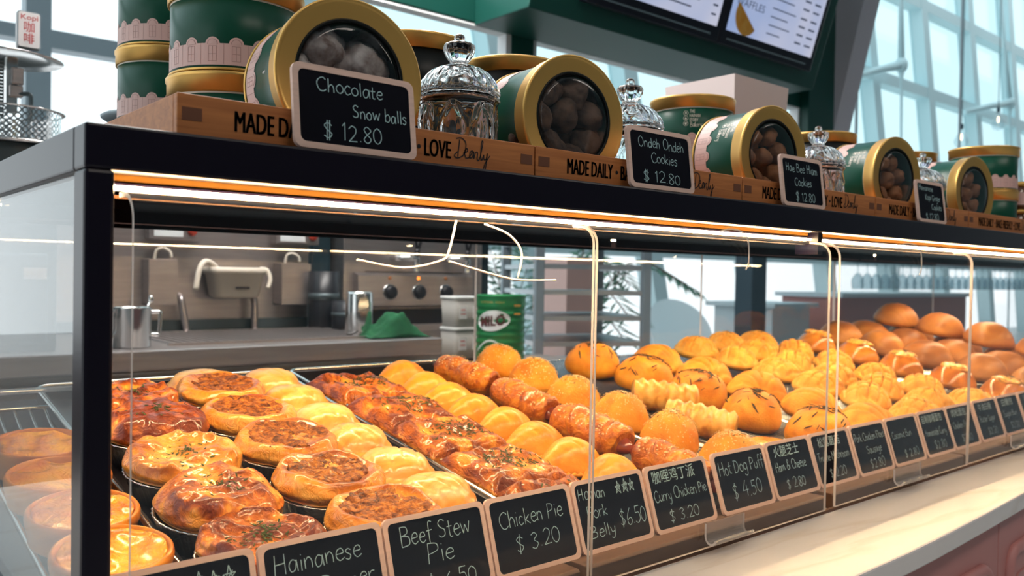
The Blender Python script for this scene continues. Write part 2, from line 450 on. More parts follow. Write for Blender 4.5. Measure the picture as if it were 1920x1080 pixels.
# slanted curtain wall along y = 8: mullions lean, transoms are level
FY = 8.0; CW, CH, SH = 2.573, 1.887, -0.244
def fnode(i, j): return Vector((16.92 + CW * i + SH * CH * j, FY, 5.512 + CH * j))
gm = G(); gd = G(); gp = G()
for i in range(-5, 18):
    a, b = fnode(i, -2.92), fnode(i, 2.1)
    ux = Vector((1, 0, 0)); dz = b - a
    gm.prism_dir([(-0.15, 0), (0.15, 0), (0.15, 1), (-0.15, 1)], a + Vector((0, -0.22, 0)), ux, dz, Vector((0, 0.3, 0)))
    gd.prism_dir([(0.15, 0), (0.21, 0), (0.21, 1), (0.15, 1)], a + Vector((0, -0.14, 0)), ux, dz, Vector((0, 0.2, 0)))
for j in (-2, -1, 0, 1, 2):
    z = 5.512 + CH * j
    gm.box(3.0, 58, FY - 0.212, FY + 0.07, z - 0.12, z + 0.12)
struct('window_1_frame', gm, 'mullion'); struct('window_1_gasket', gd, 'mullion_dark')
gp.box(2.9, 58, FY + 0.02, FY + 0.05, 1.85, 9.5)
struct('window_1_glass', gp, 'tinted_glass')
struct('window_3_glass', G().box(2.9, 58, FY + 0.02, FY + 0.05, 0.0, 1.84), 'pane_glass')
struct('window_2_glass', G().box(-13.5, 2.85, FY - 0.25, FY - 0.22, 0.0, 9.5), 'pane_glass')
# cable struts that brace the glazing
for k, (c_, up_, arm, dn, lab) in enumerate((((17.2, 5.69), (17.02, 8.6), (15.93, 5.29), (17.3, 3.4), 'thin cable strut in front of the glazing, next to the lilac panel'),
                                   ((22.95, 5.75), (22.2, 8.2), (21.19, 5.33), (23.22, 4.2), 'thin cable strut in front of the glazing, at the right edge'))):
    t = thing('cable_strut', lab, 'cable strut', (c_[0], 7.4, 0), 'cable struts of the glazing', world=True)
    q = lambda p, y=7.4: (p[0], y, p[1])
    obj('upper_rod', G().tube([q(c_), ((c_[0] + up_[0]) / 2, 7.4, (c_[1] + up_[1]) / 2), q(up_), (up_[0], 7.8, up_[1] + 0.5)], [0.07, 0.045, 0.05, 0.05], 8), 'mullion', t)
    obj('arm', G().tube([q(c_), (0.5 * c_[0] + 0.5 * arm[0], 7.5, 0.5 * c_[1] + 0.5 * arm[1] + 0.03), q(arm, 7.75)], [0.10, 0.07, 0.06], 8), 'mullion', t)
    obj('lower_cable', G().tube([q(c_), (c_[0] + 0.02, 7.4, c_[1] - 0.3), q(dn), (dn[0], 7.4, 0.0)], [0.09, 0.03, 0.022, 0.022], 8), 'mullion', t)
    obj('hub', G().blob([(0.13 * math.sin(PI * k2 / 10) if 0 < k2 < 10 else 0, 0.16 * math.cos(PI * k2 / 10)) for k2 in range(11)], 14).xform(Matrix.Translation(q(c_))), 'mullion', t)

# ------------------------------------------------------------------ counter
t = thing('marble_counter', 'white veined marble counter top running in front of the pastry case', 'counter top', (0.5, -0.18, 0.90), world=True)
edge = [(-0.9, -0.19), (0.6, -0.185), (1.022, -0.179), (1.257, -0.175), (1.665, -0.152), (2.1, -0.12), (2.7, -0.07), (3.9, 0.03)]
poly = catmull(edge, 4) + [(3.9, 0.93), (-0.9, 0.93)]
g = G().prism_dir(poly, (0, 0, CT - 0.03), (1, 0, 0), (0, 1, 0), (0, 0, 0.03))
obj('slab', g, 'marble', t, bevel=0.003)

def ey(x):
    for (a, b), (c, d) in zip(edge, edge[1:]):
        if a <= x <= c: return b + (d - b) * (x - a) / (c - a)
    return 0
def cabinet(x0, x1, label):
    y0, y1 = ey(x0) + 0.02, ey(x1) + 0.02
    L = math.hypot(x1 - x0, y1 - y0); an = math.atan2(y1 - y0, x1 - x0)
    r = thing('counter_cabinet', label, 'cabinet', (x0, y0, 0), 'pink counter cabinets'); r.rotation_euler.z = an
    obj('body', G().box(0.014, L - 0.014, 0.012, 0.26, 0, CT - 0.031), 'pink_paint', r)
    obj('door', G().box(0.002, L - 0.002, 0, 0.011, 0.06, CT - 0.034), 'pink_paint', r, bevel=0.002)
    pts = [(a + 0.055, -0.002, b + 0.12) for a, b in rrect(L - 0.11, CT - 0.12 - 0.11, 0.03)]
    g = G()
    g.tube(pts + pts[:2], 0.011, 10)
    obj('moulding', g, 'pink_paint', r)
    g = G().prism_dir([(a + 0.105, b + 0.17) for a, b in rrect(L - 0.21, CT - 0.12 - 0.21, 0.02)], (0, -0.003, 0), (1, 0, 0), (0, 0, 1), (0, 0.004, 0))
    obj('door_panel', g, 'pink_paint', r)
cabinet(0.55, 1.60, 'pink panelled cabinet under the marble top, left of the seam')
cabinet(1.60, 2.65, 'pink panelled cabinet under the marble top, cut by the photo edge')

# ------------------------------------------------------------------ pastry display case
TA = R(9.5); TT = math.tan(TA); Z0 = 0.971; Y0 = 0.06
def tz(y, h=0.0): return Z0 + TT * (y - Y0) + h
XL, XR, YB = 0.173, 3.60, 0.86
BT, BB = 1.414, 1.379
case = thing('pastry_display_case', 'long black framed acrylic pastry display case lit by warm strips', 'display case', (XL, 0, CT), world=True)
P = lambda name, g, m, par=case, **k: obj(name, g, m, par, **k)
P('top_beam', G().box(XL, XR, 0.0, 0.032, BB, BT), 'black_metal', bevel=0.0025)
P('side_beam', G().box(XL, XL + 0.022, 0.032, YB, BB, BT), 'black_metal', bevel=0.002)
P('rear_beam', G().box(XL + 0.022, XR, YB - 0.03, YB, BB - 0.006, BT), 'shelf_black', bevel=0.002)
P('top_shelf', G().box(XL + 0.022, XR, 0.032, YB - 0.03, BB + 0.0005, BT - 0.002), 'shelf_black')
P('post', G().box(XL, XL + 0.022, 0.0, 0.032, CT, BB), 'black_metal', bevel=0.003)
P('post', G().box(XL, XL + 0.022, YB - 0.03, YB, CT, BB), 'black_metal', bevel=0.003)
P('post', G().box(1.262, 1.284, 0.012, 0.03, CT, 0.955), 'black_metal', bevel=0.001)
P('hanger_bracket', G().box(1.258, 1.272, 0.020, 0.06, 1.345, BB), 'black_metal')
P('side_pane', G().box(XL + 0.006, XL + 0.010, 0.032, YB - 0.03, CT + 0.02, BB), ['acrylic_side'])
P('side_plinth', G().box(XL, XL + 0.022, 0.032, YB - 0.03, CT, CT + 0.03), 'black_metal')
P('deck', G().prism([(0.066, CT), (0.066, tz(0.066, -0.008)), (YB - 0.03, tz(YB - 0.03, -0.008)), (YB - 0.03, CT)], XL + 0.024, XR), 'deck_dark')
led_spans = ((0.198, 1.252), (1.268, 2.33), (2.345, XR))
for a, b in led_spans:
    P('light_channel', G().prism([(0.034, BB + 0.0004), (0.034, 1.3722), (0.038, 1.3722), (0.038, BB + 0.0004)], a, b), 'reflector')
    P('light_housing', G().prism([(0.032, 1.3722), (0.032, 1.3702), (0.054, 1.3702), (0.054, 1.3722)], a, b), 'black_metal')
    P('light_strip', G().prism([(0.029, 1.3672), (0.029, 1.3698), (0.040, 1.3700), (0.040, 1.3668)], a, b), 'led')
    P('light_channel', G().prism([(0.052, 1.3640), (0.052, 1.3612), (0.056, 1.3612), (0.056, 1.3640)], a, b), 'bronze_strip')
    P('added_strip_baffle', G().box(a, b, 0.462, 0.465, 1.3625, BB + 0.0004).box(a, b, 0.507, 0.510, 1.3625, BB + 0.0004), 'shelf_black')  # lips that hide the added rear strip and keep its light downward
    P('light_strip', G().box(a, b, 0.479, 0.493, 1.3765, 1.3785), 'led')  # added strip, out of sight, brightens the back rows
# rear sliding doors
for k, (a, b, y) in enumerate(((0.20, 1.218, YB - 0.010), (1.207, 2.05, YB - 0.020), (2.06, 2.82, YB - 0.010), (2.81, XR, YB - 0.020))):
    g = G().box(a, b, y - 0.002, y + 0.002, tz(YB, -0.02), BB - 0.006)
    g.m[4] = 0
    g.m = [0, 1, 0, 1, 0, 1]
    P('rear_door', g, ['acrylic', 'acrylic_edge'])
# ledge in segments
lseg = ((0.199, 0.712), (0.724, 1.262), (1.285, 1.793), (1.803, 2.33), (2.345, 2.86), (2.87, XR))
for a, b in lseg:
    P('ledge', G().prism([(0.0, CT), (0.0, 0.957), (0.003, 0.960), (0.062, 0.960), (0.062, CT)], a, b), 'ledge_wood', bevel=0.001)
P('kick_strip', G().box(XL + 0.024, XR, -0.006, -0.0005, CT, CT + 0.005), 'ledge_wood')
# hanging front panels with their rolled top edge and pull handle
def panel(x0, x1, hx0, hx1, zb, tie=None):
    th = 0.0038
    path = [(-0.010, zb), (-0.010, 1.340)]
    for k in range(1, 9):
        a = R(90 * k / 8)
        path.append((-0.010 + 0.024 * (1 - math.cos(a)), 1.340 + 0.024 * math.sin(a)))
    path.append((0.028, 1.364))
    nr = []
    for i, p in enumerate(path):
        q0, q1 = path[max(i - 1, 0)], path[min(i + 1, len(path) - 1)]
        d = Vector((q1[0] - q0[0], q1[1] - q0[1])).normalized()
        nr.append((p[0] + d.y * th, p[1] - d.x * th))
    g = G(); n = len(path)
    v = [(x, a, b) for x in (x0, x1) for a, b in path] + [(x, a, b) for x in (x0, x1) for a, b in nr]
    f = []; mm = []
    for i in range(n - 1):
        f += [(i, i + 1, n + i + 1, n + i), (2 * n + i, 3 * n + i, 3 * n + i + 1, 2 * n + i + 1)]; mm += [0, 0]
        f += [(i, 2 * n + i, 2 * n + i + 1, i + 1), (n + i, n + i + 1, 3 * n + i + 1, 3 * n + i)]; mm += [1, 1]
    f += [(0, n, 3 * n, 2 * n), (n - 1, 3 * n - 1, 4 * n - 1, 2 * n - 1)]; mm += [1, 1]
    g.add(v, f, 0, False); g.m = mm
    p = P('front_panel', g, ['acrylic', 'acrylic_edge'])
    hp = [(-0.0105, 0.977), (-0.0105, 0.960)]
    for k in range(1, 9):
        a = R(160 * k / 8); hp.append((-0.0205 + 0.010 * math.cos(a), 0.960 - 0.011 * math.sin(a)))
    hn = []
    for i, q in enumerate(hp):
        a0, a1 = hp[max(i - 1, 0)], hp[min(i + 1, len(hp) - 1)]
        d = Vector((a1[0] - a0[0], a1[1] - a0[1])).normalized()
        hn.append((q[0] + d.y * 0.003, q[1] - d.x * 0.003))
    g = G()
    for i in range(len(hp) - 1):
        g.prism([hp[i], hp[i + 1], hn[i + 1], hn[i]], hx0, hx1)
    g.m = [1 if len(set(round(g.v[i][0], 5) for i in f_)) == 1 else 0 for f_ in g.f]
    h = obj('handle', g, ['acrylic_handle', 'acrylic_edge'], case); h.parent = p
    for xx in ([tie] if tie else []):
        g = G().tube(catmull([(xx, 0.022, 1.366), (xx + 0.012, 0.0, 1.372), (xx + 0.030, -0.012, 1.362), (xx + 0.036, -0.0125, 1.330), (xx + 0.030, -0.0115, 1.316)]), 0.0012, 6)
        c = obj('cable_tie', g, 'frosted', case); c.parent = p
panel(0.206, 0.716, 0.40, 0.49, 0.944)
panel(0.7215, 1.246, 0.935, 1.022, 0.942, 0.985)
panel(1.276, 1.786, 1.471, 1.572, 0.943, 1.52)
panel(1.790, 2.300, 2.005, 2.10, 0.944)
panel(2.315, 2.82, 2.5, 2.6, 0.944)
# loose clear wires looped below the shelf
for pts in ([(0.56, 0.05, 1.362), (0.555, 0.055, 1.33), (0.545, 0.055, 1.318), (0.50, 0.06, 1.309), (0.44, 0.055, 1.316)],
            [(0.555, 0.055, 1.317), (0.60, 0.06, 1.308), (0.66, 0.065, 1.298), (0.73, 0.07, 1.298)],
            [(0.60, 0.05, 1.36), (0.64, 0.055, 1.35), (0.66, 0.055, 1.33), (0.655, 0.055, 1.30)]):
    P('loose_wire', G().tube(catmull(pts), 0.0014, 6), 'acrylic_edge')

# ------------------------------------------------------------------ trays and wire racks (on the sloping deck)
def slope_thing(name, label, cat, x, y, h=0.0, rz=0.0, group=None):
    o = thing(name, label, cat, (x, y, tz(y, h)), group)
    o.rotation_mode = 'ZYX'; o.rotation_euler = (TA, 0, rz); return o

def sheet_tray(x0, x1, y0, y1, label):
    w, d = x1 - x0, (y1 - y0) / math.cos(TA)
    r = slope_thing('baking_tray', label, 'tray', x0, y0, -0.006)
    g = G().box(0.008, w - 0.008, 0.008, d - 0.008, 0, 0.002)
    for a, b, c, e in ((0.002, 0.008, 0.002, d - 0.002), (w - 0.008, w - 0.002, 0.002, d - 0.002)):
        g.box(a, b, c, e, 0.0, 0.022)
    g.box(0.008, w - 0.008, 0.002, 0.008, 0, 0.022); g.box(0.008, w - 0.008, d - 0.008, d - 0.002, 0, 0.022)
    obj('pan', g, 'tray_dark', r, bevel=0.002)
    g = G(); pts = [(a, b, 0.0235) for a, b in rrect(w, d, 0.02)]
    g.tube(pts + pts[:2], 0.0036, 8)
    obj('rim', g, 'rim_steel', r)
sheet_tray(0.305, 0.717, 0.080, 0.815, 'dark baking tray holding the foil cup pies')
sheet_tray(0.734, 1.128, 0.080, 0.815, 'dark baking tray holding pork belly slices and curry puffs')

def wire_rack(x0, x1, y0, y1, step, label, rw=0.0012):
    w, d = x1 - x0, (y1 - y0) / math.cos(TA)
    r = slope_thing('wire_rack', label, 'wire rack', x0, y0, -0.006)
    g = G(); pts = [(a, b, 0.004) for a, b in rrect(w, d, 0.015)]
    g.tube(pts + pts[:2], 0.0028, 8); g.tube([(0, d * 0.5, 0.0015), (w, d * 0.5, 0.0015)], 0.002, 8)
    obj('rim', g, 'rim_steel', r)
    g = G(); n = max(2, int(w / step))
    for k in range(1, n):
        x = w * k / n
        g.tube([(x, 0, 0.006), (x, d, 0.006)], rw, 6, cap=False)
    obj('grid', g, 'wire', r)
    return r, w, d
for a, b, lab in ((1.138, 1.268, 'narrow wire rack under the sesame buns'), (1.276, 1.598, 'wire rack under the rosemary buns and cheese pastries'),
                  (1.606, 1.818, 'wire rack under the shell patterned buns'), (1.826, 2.370, 'wire rack under the crosshatched buns'),
                  (2.378, 2.600, 'wire rack under the glazed brown buns'), (2.608, 3.560, 'wire rack under the plain brown buns at the far end')):
    wire_rack(a, b, 0.080, 0.815, 0.011, lab)
r, w, d = wire_rack(0.199, 0.297, 0.080, 0.62, 0.0195, 'chrome wire rack holding custard tarts by the side glass', 0.0022)
g = G()
for k in range(0, 6):
    x = w * k / 5
    g.tube(catmull([(x, d - 0.02, 0.006), (x - 0.002, d + 0.03, 0.010), (x - 0.004, d + 0.075, 0.026)]), 0.0022, 8)
g.tube([(-0.002, d + 0.075, 0.028), (w, d + 0.075, 0.028)], 0.003, 8); g.tube([(-0.002, d + 0.088, 0.050), (w, d + 0.088, 0.050)], 0.003, 8)
obj('back_rail', g, 'rim_steel', r)
# ------------------------------------------------------------------ pastries
NZ = lambda p, s, o=0.0: noise.noise(Vector((p.x * s + o, p.y * s + o * 1.7, p.z * s - o)))
def ridged(p, s, o):
    return 1 - abs(noise.noise(Vector((p.x * s + o, p.y * s - o, p.z * s + 2 * o)))) * 2

def flakes(spots, size, long=1.6, thick=0.0005, seed=0, tilt=0.5):
    """small chopped leaves or needles lying on given points"""
    rnd = random.Random(seed); g = G()
    for p, nrm in spots:
        a = rnd.uniform(0, 2 * PI); s = size * rnd.uniform(0.6, 1.3)
        t1 = nrm.orthogonal().normalized(); t2 = nrm.cross(t1)
        u = t1 * math.cos(a) + t2 * math.sin(a); v = nrm.cross(u)
        u = (u + nrm * rnd.uniform(-tilt, tilt) * 0.6).normalized()
        c = p + nrm * (thick * 1.5 + 0.0004)
        q = [c - u * s * long - v * s * 0.4, c + u * s * long * 0.6 - v * s * 0.6, c + u * s * long + v * s * 0.2, c - u * s * long * 0.5 + v * s * 0.6]
        k = [x + nrm * thick for x in q]
        g.add(q + k, [(0, 3, 2, 1), (4, 5, 6, 7), (0, 1, 5, 4), (1, 2, 6, 5), (2, 3, 7, 6), (3, 0, 4, 7)])
    return g

def surf_spots(g, n, cond, seed):
    """points on upward faces of a shape g, with normals"""
    rnd = random.Random(seed); out = []; tries = 0
    while len(out) < n and tries < n * 60:
        tries += 1
        f = rnd.choice(g.f); vs = [Vector(g.v[i]) for i in f]
        if len(vs) < 3: continue
        nrm = (vs[1] - vs[0]).cross(vs[2] - vs[0])
        if nrm.length < 1e-12: continue
        nrm.normalize()
        c = sum(vs, Vector()) / len(vs)
        if nrm.z < 0: nrm = -nrm
        if cond(c, nrm, rnd): out.append((c, nrm))
    return out

def foil_cup(rt, h, par):
    rb = rt * 0.80
    fl = lambda a, z: 1 + 0.012 * math.cos(a * 44)
    g = G().lathe([(0.0, 0.0), (rb, 0.0), (rt, h), (rt + 0.0022, h + 0.0012), (rt + 0.0030, h), (rt + 0.002, h - 0.001), (rb + 0.001, -0.0002)], 132, rfun=fl)
    return obj('foil_cup', g, 'foil', par)

def pie_profile(Rr, z0, kind):
    if kind == 'sunk':
        c = [(0, .026), (.25, .0255), (.5, .026), (.68, .0275), (.82, .0308), (.92, .0292), (.99, .0235), (1.025, .0175), (1.01, .0130), (.95, .0095), (.88, .0075), (0, .0075)]
    else:
        c = [(0, .033), (.25, .034), (.5, .0345), (.68, .034), (.82, .0322), (.92, .028), (.99, .0215), (1.025, .0160), (1.01, .0118), (.95, .0085), (.88, .0065), (0, .0065)]
    p = catmull([(a * Rr, b + z0) for a, b in c], 4)
    p[0] = (0, p[0][1]); p[-1] = (0, p[-1][1])
    return p

def herb_part(g, n, par, seed, rmax, mat='herb', size=0.0017, long=1.6, cx=0, cy=0):
    sp = surf_spots(g, n, lambda c, nm, rn: nm.z > 0.45 and math.hypot(c.x - cx, c.y - cy) < rmax * rn.uniform(0.3, 1), seed)
    return obj('herbs', flakes(sp, size, long, seed=seed), mat, par, kind='stuff')

def pork_pie(seed):
    r = thing('pork_pie', 'x', 'pie'); Rr = 0.060; o = seed * 3.1
    foil_cup(0.0598, 0.030, r)
    def d(p, t, a):
        up = max(0, min(1, (p.z - 0.034) / 0.012)); rr = math.hypot(p.x, p.y) / Rr
        f = 0.0066 * (ridged(p * 1.0, 26, o) - 0.55) * up + 0.0030 * NZ(p, 62, o) * up + 0.0016 * (ridged(p, 95, o + 5) - 0.5) * up
        s = 0.004 * NZ(p, 22, o + 9)
        e = Vector((p.x, p.y, 0)); e = e.normalized() if e.length > 1e-6 else Vector()
        return Vector((0, 0, f + 0.004 * NZ(p, 14, o + 4) * up)) + e * (s + 0.0022 * NZ(Vector((p.x * 0.5, p.y * 0.5, p.z * 2.2)), 60, o + 7) * (1 if rr > 0.8 else 0.3))
    g = G().blob(pie_profile(Rr, 0.0225, 'puffy' if seed % 2 else 'sunk'), 130, d)
    def br(q):
        up = max(0, min(1, (q.z - 0.03) / 0.02))
        return 0.26 * up * (ridged(q, 26, o) - 0.3) + 0.12 * up * (ridged(q, 95, o + 5) - 0.5) + (0.10 if seed in (0, 3) else -0.04) * up - 0.10 * (1 - up) + 0.10 * NZ(q, 30, o + 3)
    obj('crust', g, 'pie_brown' if seed != 2 else 'pie_pale', r, brown=br)
    herb_part(g, 46 if seed != 0 else 110, r, seed, Rr * 0.72, size=0.0016)
    return r

def beef_pie(seed):
    r = thing('beef_pie', 'x', 'pie'); Rr = 0.0595; o = seed * 5.3 + 20
    foil_cup(0.0594, 0.030, r)
    def d(p, t, a):
        up = max(0, min(1, (p.z - 0.034) / 0.01))
        e = Vector((p.x, p.y, 0)); e = e.normalized() if e.length > 1e-6 else Vector()
        return Vector((0, 0, 0.0050 * NZ(p, 24, o) * up + 0.0016 * NZ(p, 75, o))) + e * (0.0045 * NZ(p, 20, o + 5) + 0.0016 * NZ(p, 60, o + 8) + 0.0018 * NZ(Vector((p.x * 0.5, p.y * 0.5, p.z * 2.4)), 60, o + 7))
    g = G().blob(pie_profile(Rr, 0.0225, 'sunk'), 88, d)
    obj('crust', g, 'pie_pale', r, brown=lambda q: 0.22 * math.exp(-((math.hypot(q.x, q.y) - 0.046) / 0.007) ** 2) * (q.z > 0.045) - 0.08 * (q.z < 0.042) + 0.12 * NZ(q, 40, o))
    def d2(p, t, a):
        e = Vector((p.x, p.y, 0)); e = e.normalized() if e.length > 1e-6 else Vector()
        return Vector((0, 0, 0.003 * NZ(p, 60, o) + 0.0022 * NZ(p, 170, o) + 0.0015 * NZ(p, 300, o))) + e * (0.011 * NZ(Vector((math.cos(a), math.sin(a), 0)), 1.3, o) + 0.004 * NZ(Vector((math.cos(a), math.sin(a), 0)), 5, o))
    rf = 0.047 if seed != 1 else 0.040
    g2 = G().blob(catmull([(0, 0.0510), (rf * 0.35, 0.0507), (rf * 0.7, 0.0512), (rf * 0.93, 0.0525), (rf * 1.02, 0.0500), (rf * 0.9, 0.044), (0, 0.042)], 4), 72, d2)
    obj('filling', g2, 'pie_filling', r)
    return r

def chicken_pie(seed):
    r = thing('chicken_pie', 'x', 'pie'); o = seed * 7.7 + 40; Rr = 0.046
    foil_cup(0.0475, 0.018, r)
    def d(p, t, a):
        up = max(0, min(1, (p.z - 0.018) / 0.012))
        cr = -0.0024 * (max(0, math.cos(p.x * 330 + 2.2 * NZ(p, 26, o) + o)) ** 8) * up
        lip = 0.0010 * math.exp(-((p.z - 0.019) / 0.004) ** 2)
        e = Vector((p.x, p.y, 0)); e = e.normalized() if e.length > 1e-6 else Vector()
        return Vector((0, 0, cr + 0.003 * NZ(p, 24, o) * up)) + e * (0.003 * NZ(p, 22, o + 5) + lip)
    c = [(0, 0.046), (0.25, 0.0455), (0.5, 0.043), (0.72, 0.0385), (0.86, 0.032), (0.94, 0.0255), (1.03, 0.0215), (1.04, 0.018), (0.95, 0.014), (0.85, 0.010), (0, 0.010)]
    g = G().blob(catmull([(a * Rr, b) for a, b in c], 4), 72, d)
    for i, v in enumerate(g.v): g.v[i] = (v[0] * 1.05, v[1] * 0.95, v[2])
    obj('crust', g, 'chick_crust', r, brown=lambda q: 0.26 * (1 - min(1, max(0, (q.z - 0.012) / 0.030))) - 0.05 + 0.08 * NZ(q, 30, o))
    return r

def custard_tart(seed):
    r = thing('custard_tart', 'x', 'tart'); o = seed * 2.9 + 60; Rr = 0.049
    rim = [(0.040, 0.022), (0.0438, 0.0300), (0.0468, 0.0325), (0.0492, 0.0305), (0.0495, 0.024), (0.046, 0.010), (0.041, 0.0), (0.0, 0.0), (0.0, 0.004), (0.034, 0.006)]
    g = G().lathe(catmull(rim[:8], 4) + [(0.0, 0.004), (0.034, 0.006)], 72, rfun=lambda a, z: 1 + 0.018 * noise.noise(Vector((math.cos(a) * 2 + o, math.sin(a) * 2, z * 20))))
    obj('tart_shell', g, 'tart_crust', r)
    def d(p, t, a):
        up = 1 if p.z > 0.02 else 0
        return Vector((0, 0, up * (0.0035 * NZ(p, 38, o) + 0.004 * (ridged(p, 30, o) - 0.5) * (1 if seed else 0.6))))
    g = G().blob(catmull([(0, 0.0300), (0.012, 0.0300), (0.025, 0.0300), (0.039, 0.0298), (0.0440, 0.0285), (0.040, 0.015), (0, 0.012)], 4), 64, d)
    obj('custard', g, 'custard', r, brown=lambda q: 0.20 * (ridged(q, 30, o) - 0.45))
    return r

def pork_belly_puff(seed):
    r = thing('pork_belly_puff', 'x', 'puff pastry'); o = seed * 4.1 + 80
    nx, ny = 56, 46; w, dp, h = 0.124, 0.112, 0.036
    def S(x): return math.copysign(1 - (1 - min(1, abs(x))) ** 1.0, x)
    v = []; f = []
    def top(u, s):
        eu, es = min(u, 1 - u), min(s, 1 - s)
        e = min(1, eu / 0.10) ** 0.5 * min(1, es / 0.10) ** 0.5
        x, y = (u - 0.5) * w, (s - 0.5) * dp
        p = Vector((x, y, 0))
        z = h * (0.62 + 0.38 * e) + e * (0.007 * NZ(p, 20, o) + 0.006 * (ridged(p, 24, o) - 0.5) + 0.0035 * NZ(p, 55, o) + 0.0015 * NZ(p, 120, o))
        return Vector((x * (1 + 0.03 * NZ(p, 20, o)), y * (1 + 0.05 * NZ(p, 16, o + 3)), z))
    for j in range(ny + 1):
        for i in range(nx + 1):
            v.append(top(i / nx, j / ny))
    L = lambda i, j: j * (nx + 1) + i
    for j in range(ny):
        for i in range(nx): f.append((L(i, j), L(i + 1, j), L(i + 1, j + 1), L(i, j + 1)))
    border = [(i, 0) for i in range(nx)] + [(nx, j) for j in range(ny)] + [(i, ny) for i in range(nx, 0, -1)] + [(0, j) for j in range(ny, 0, -1)]
    prev = [L(*b) for b in border]; K = 9
    for k in range(1, K + 1):
        cur = []
        for (i, j) in border:
            q = Vector(v[L(i, j)]); z = q.z * (1 - k / K)
            off = 0.0025 * math.sin(k * 2.1 + 2 * NZ(q, 30, o)) + 0.002 * NZ(Vector((q.x, q.y, z)), 60, o) + 0.002 * math.sin(k / K * PI)
            dirv = Vector((q.x / w, q.y / dp, 0)).normalized()
            v.append(Vector((q.x, q.y, z)) + dirv * off); cur.append(len(v) - 1)
        n = len(border)
        for a in range(n): f.append((prev[a], cur[a], cur[(a + 1) % n], prev[(a + 1) % n]))
        prev = cur
    f.append(tuple(prev[::-1]))
    g = G().add(v, f, 0, True)
    obj('crust', g, 'flaky', r, brown=lambda q: 0.22 * (ridged(q, 24, o) - 0.45) * (q.z > 0.02) - (0.14 if q.z < 0.02 else 0) + 0.10 * NZ(q, 18, o) + 0.10 * min(1, max(abs(q.x) / 0.062, abs(q.y) / 0.056) ** 8))
    sp = surf_spots(g, 130, lambda c, nm, rn: nm.z > 0.5 and abs(c.x - 0.01) < 0.05 * rn.random() + 0.01 and abs(c.y) < 0.03, seed)
    obj('herbs', flakes(sp, 0.0015, 1.9, seed=seed), 'herb', r, kind='stuff')
    return r

def dome(name, cat, mat, rx, ry, h, disp=None, nt=64, base=0.72, k=None):
    r = thing(name, 'x', cat)
    c = k or [(0, 1.0), (0.22, 0.985), (0.45, 0.92), (0.66, 0.79), (0.83, 0.60), (0.95, 0.38), (1.0, 0.22), (0.97, 0.10), (0.88, 0.02), (0.70, 0.0), (0, 0.0)]
    g = G().blob(catmull([(a, b * h) for a, b in c], 4), nt, None)
    for i, v in enumerate(g.v):
        p = Vector((v[0] * rx, v[1] * ry, v[2]))
        g.v[i] = tuple(p + (disp(p) if disp else Vector()))
    obj('crust', g, mat, r, brown=lambda q: 0.16 * (min(1, max(0, q.z / h)) - 0.55) + 0.10 * noise.noise(q * 30 + Vector((rx * 999, 0, h * 777))))
    return r, g

def curry_puff(seed):
    o = seed * 3.3 + 100
    rx, ry, h = 0.063, 0.037, 0.046
    def d(p):
        u = p.x / rx
        taper = (1 - min(1, abs(u)) ** 1.7)
        ribs = -0.0020 * max(0, math.cos(p.x * 300 + 0.8 * p.y * 160 + o)) ** 6 * (1 if p.z > 0.015 else 0)
        return Vector((0, -p.y * 0.75 * (1 - taper), -p.z * 0.50 * (1 - taper) + ribs + 0.002 * NZ(p, 26, o)))
    r, g = dome('curry_puff', 'curry puff', 'puff_crust', rx, ry, h, d)
    c = G()
    pts = []
    for k in range(33):
        u = -1.06 + 2.12 * k / 32
        pts.append((u * rx, -0.004 - 0.031 * (1 - abs(u / 1.06) ** 1.9), 0.006 + 0.0015 * (k % 2)))
    c.tube(pts, [0.0022 + 0.0016 * (k % 2) for k in range(33)], 8)
    obj('crimped_edge', c, 'puff_crust', r)
    return r

def hot_dog_puff(seed):
    r = thing('hot_dog_puff', 'x', 'sausage roll'); o = seed * 2.2 + 130
    n = 60; pts = []; rad = []
    for k in range(n):
        u = k / (n - 1); y = (u - 0.5) * 0.136
        pts.append((0.003 * math.sin(u * 5 + o), y, 0.0275 + 0.0015 * math.sin(u * 20)))
        seam = 0.0012 * math.sin(u * 2 * PI * 1.6 + o)
        rad.append(0.0265 * (0.70 + 0.30 * min(1, min(u, 1 - u) * 9) ** 0.5) + seam * 0.5)
    g = G().tube(pts, rad, 40)
    for i, q in enumerate(g.v):
        p = Vector(q); a = Vector((p.x, 0, p.z - 0.0275)); a = a.normalized() if a.length > 1e-6 else a
        ph = (p.y * 20 + math.atan2(a.z, a.x) / (2 * PI)) % 1.0
        dd = 0.0022 * NZ(p, 45, o) + 0.0032 * (ph - 0.5) * (1 if ph < 0.93 else (1 - ph) / 0.07) + 0.001 * NZ(p, 130, o)
        p = p + a * dd; p.z = max(p.z, 0.0)
        g.v[i] = tuple(p)
    obj('pastry_wrap', g, 'roll_crust', r, brown=lambda q: 0.12 * (((q.y * 20 + math.atan2(q.z - 0.0275, q.x) / (2 * PI)) % 1.0) - 0.4) + 0.10 * NZ(q, 40, o) - (0.1 if q.z < 0.018 else 0))
    s = G(); m = 26; sp = []; sr = []
    for k in range(m):
        u = k / (m - 1); y = (u - 0.5) * 0.170
        sp.append((0.004 * math.sin(u * 4), y, 0.026)); sr.append(0.0145 * max(0.12, (1 - abs(2 * u - 1) ** 7)) ** 0.6)
    s.tube(sp, sr, 18)
    obj('sausage', s, 'sausage', r)
    spots = surf_spots(g, 120, lambda c, nm, rn: nm.z > 0.35 and c.z > 0.036 and abs(c.y) < 0.055, seed)
    obj('sesame_seeds', flakes(spots, 0.0014, 1.2, 0.0009, seed=seed, tilt=0.2), 'sesame', r, kind='stuff')
    return r

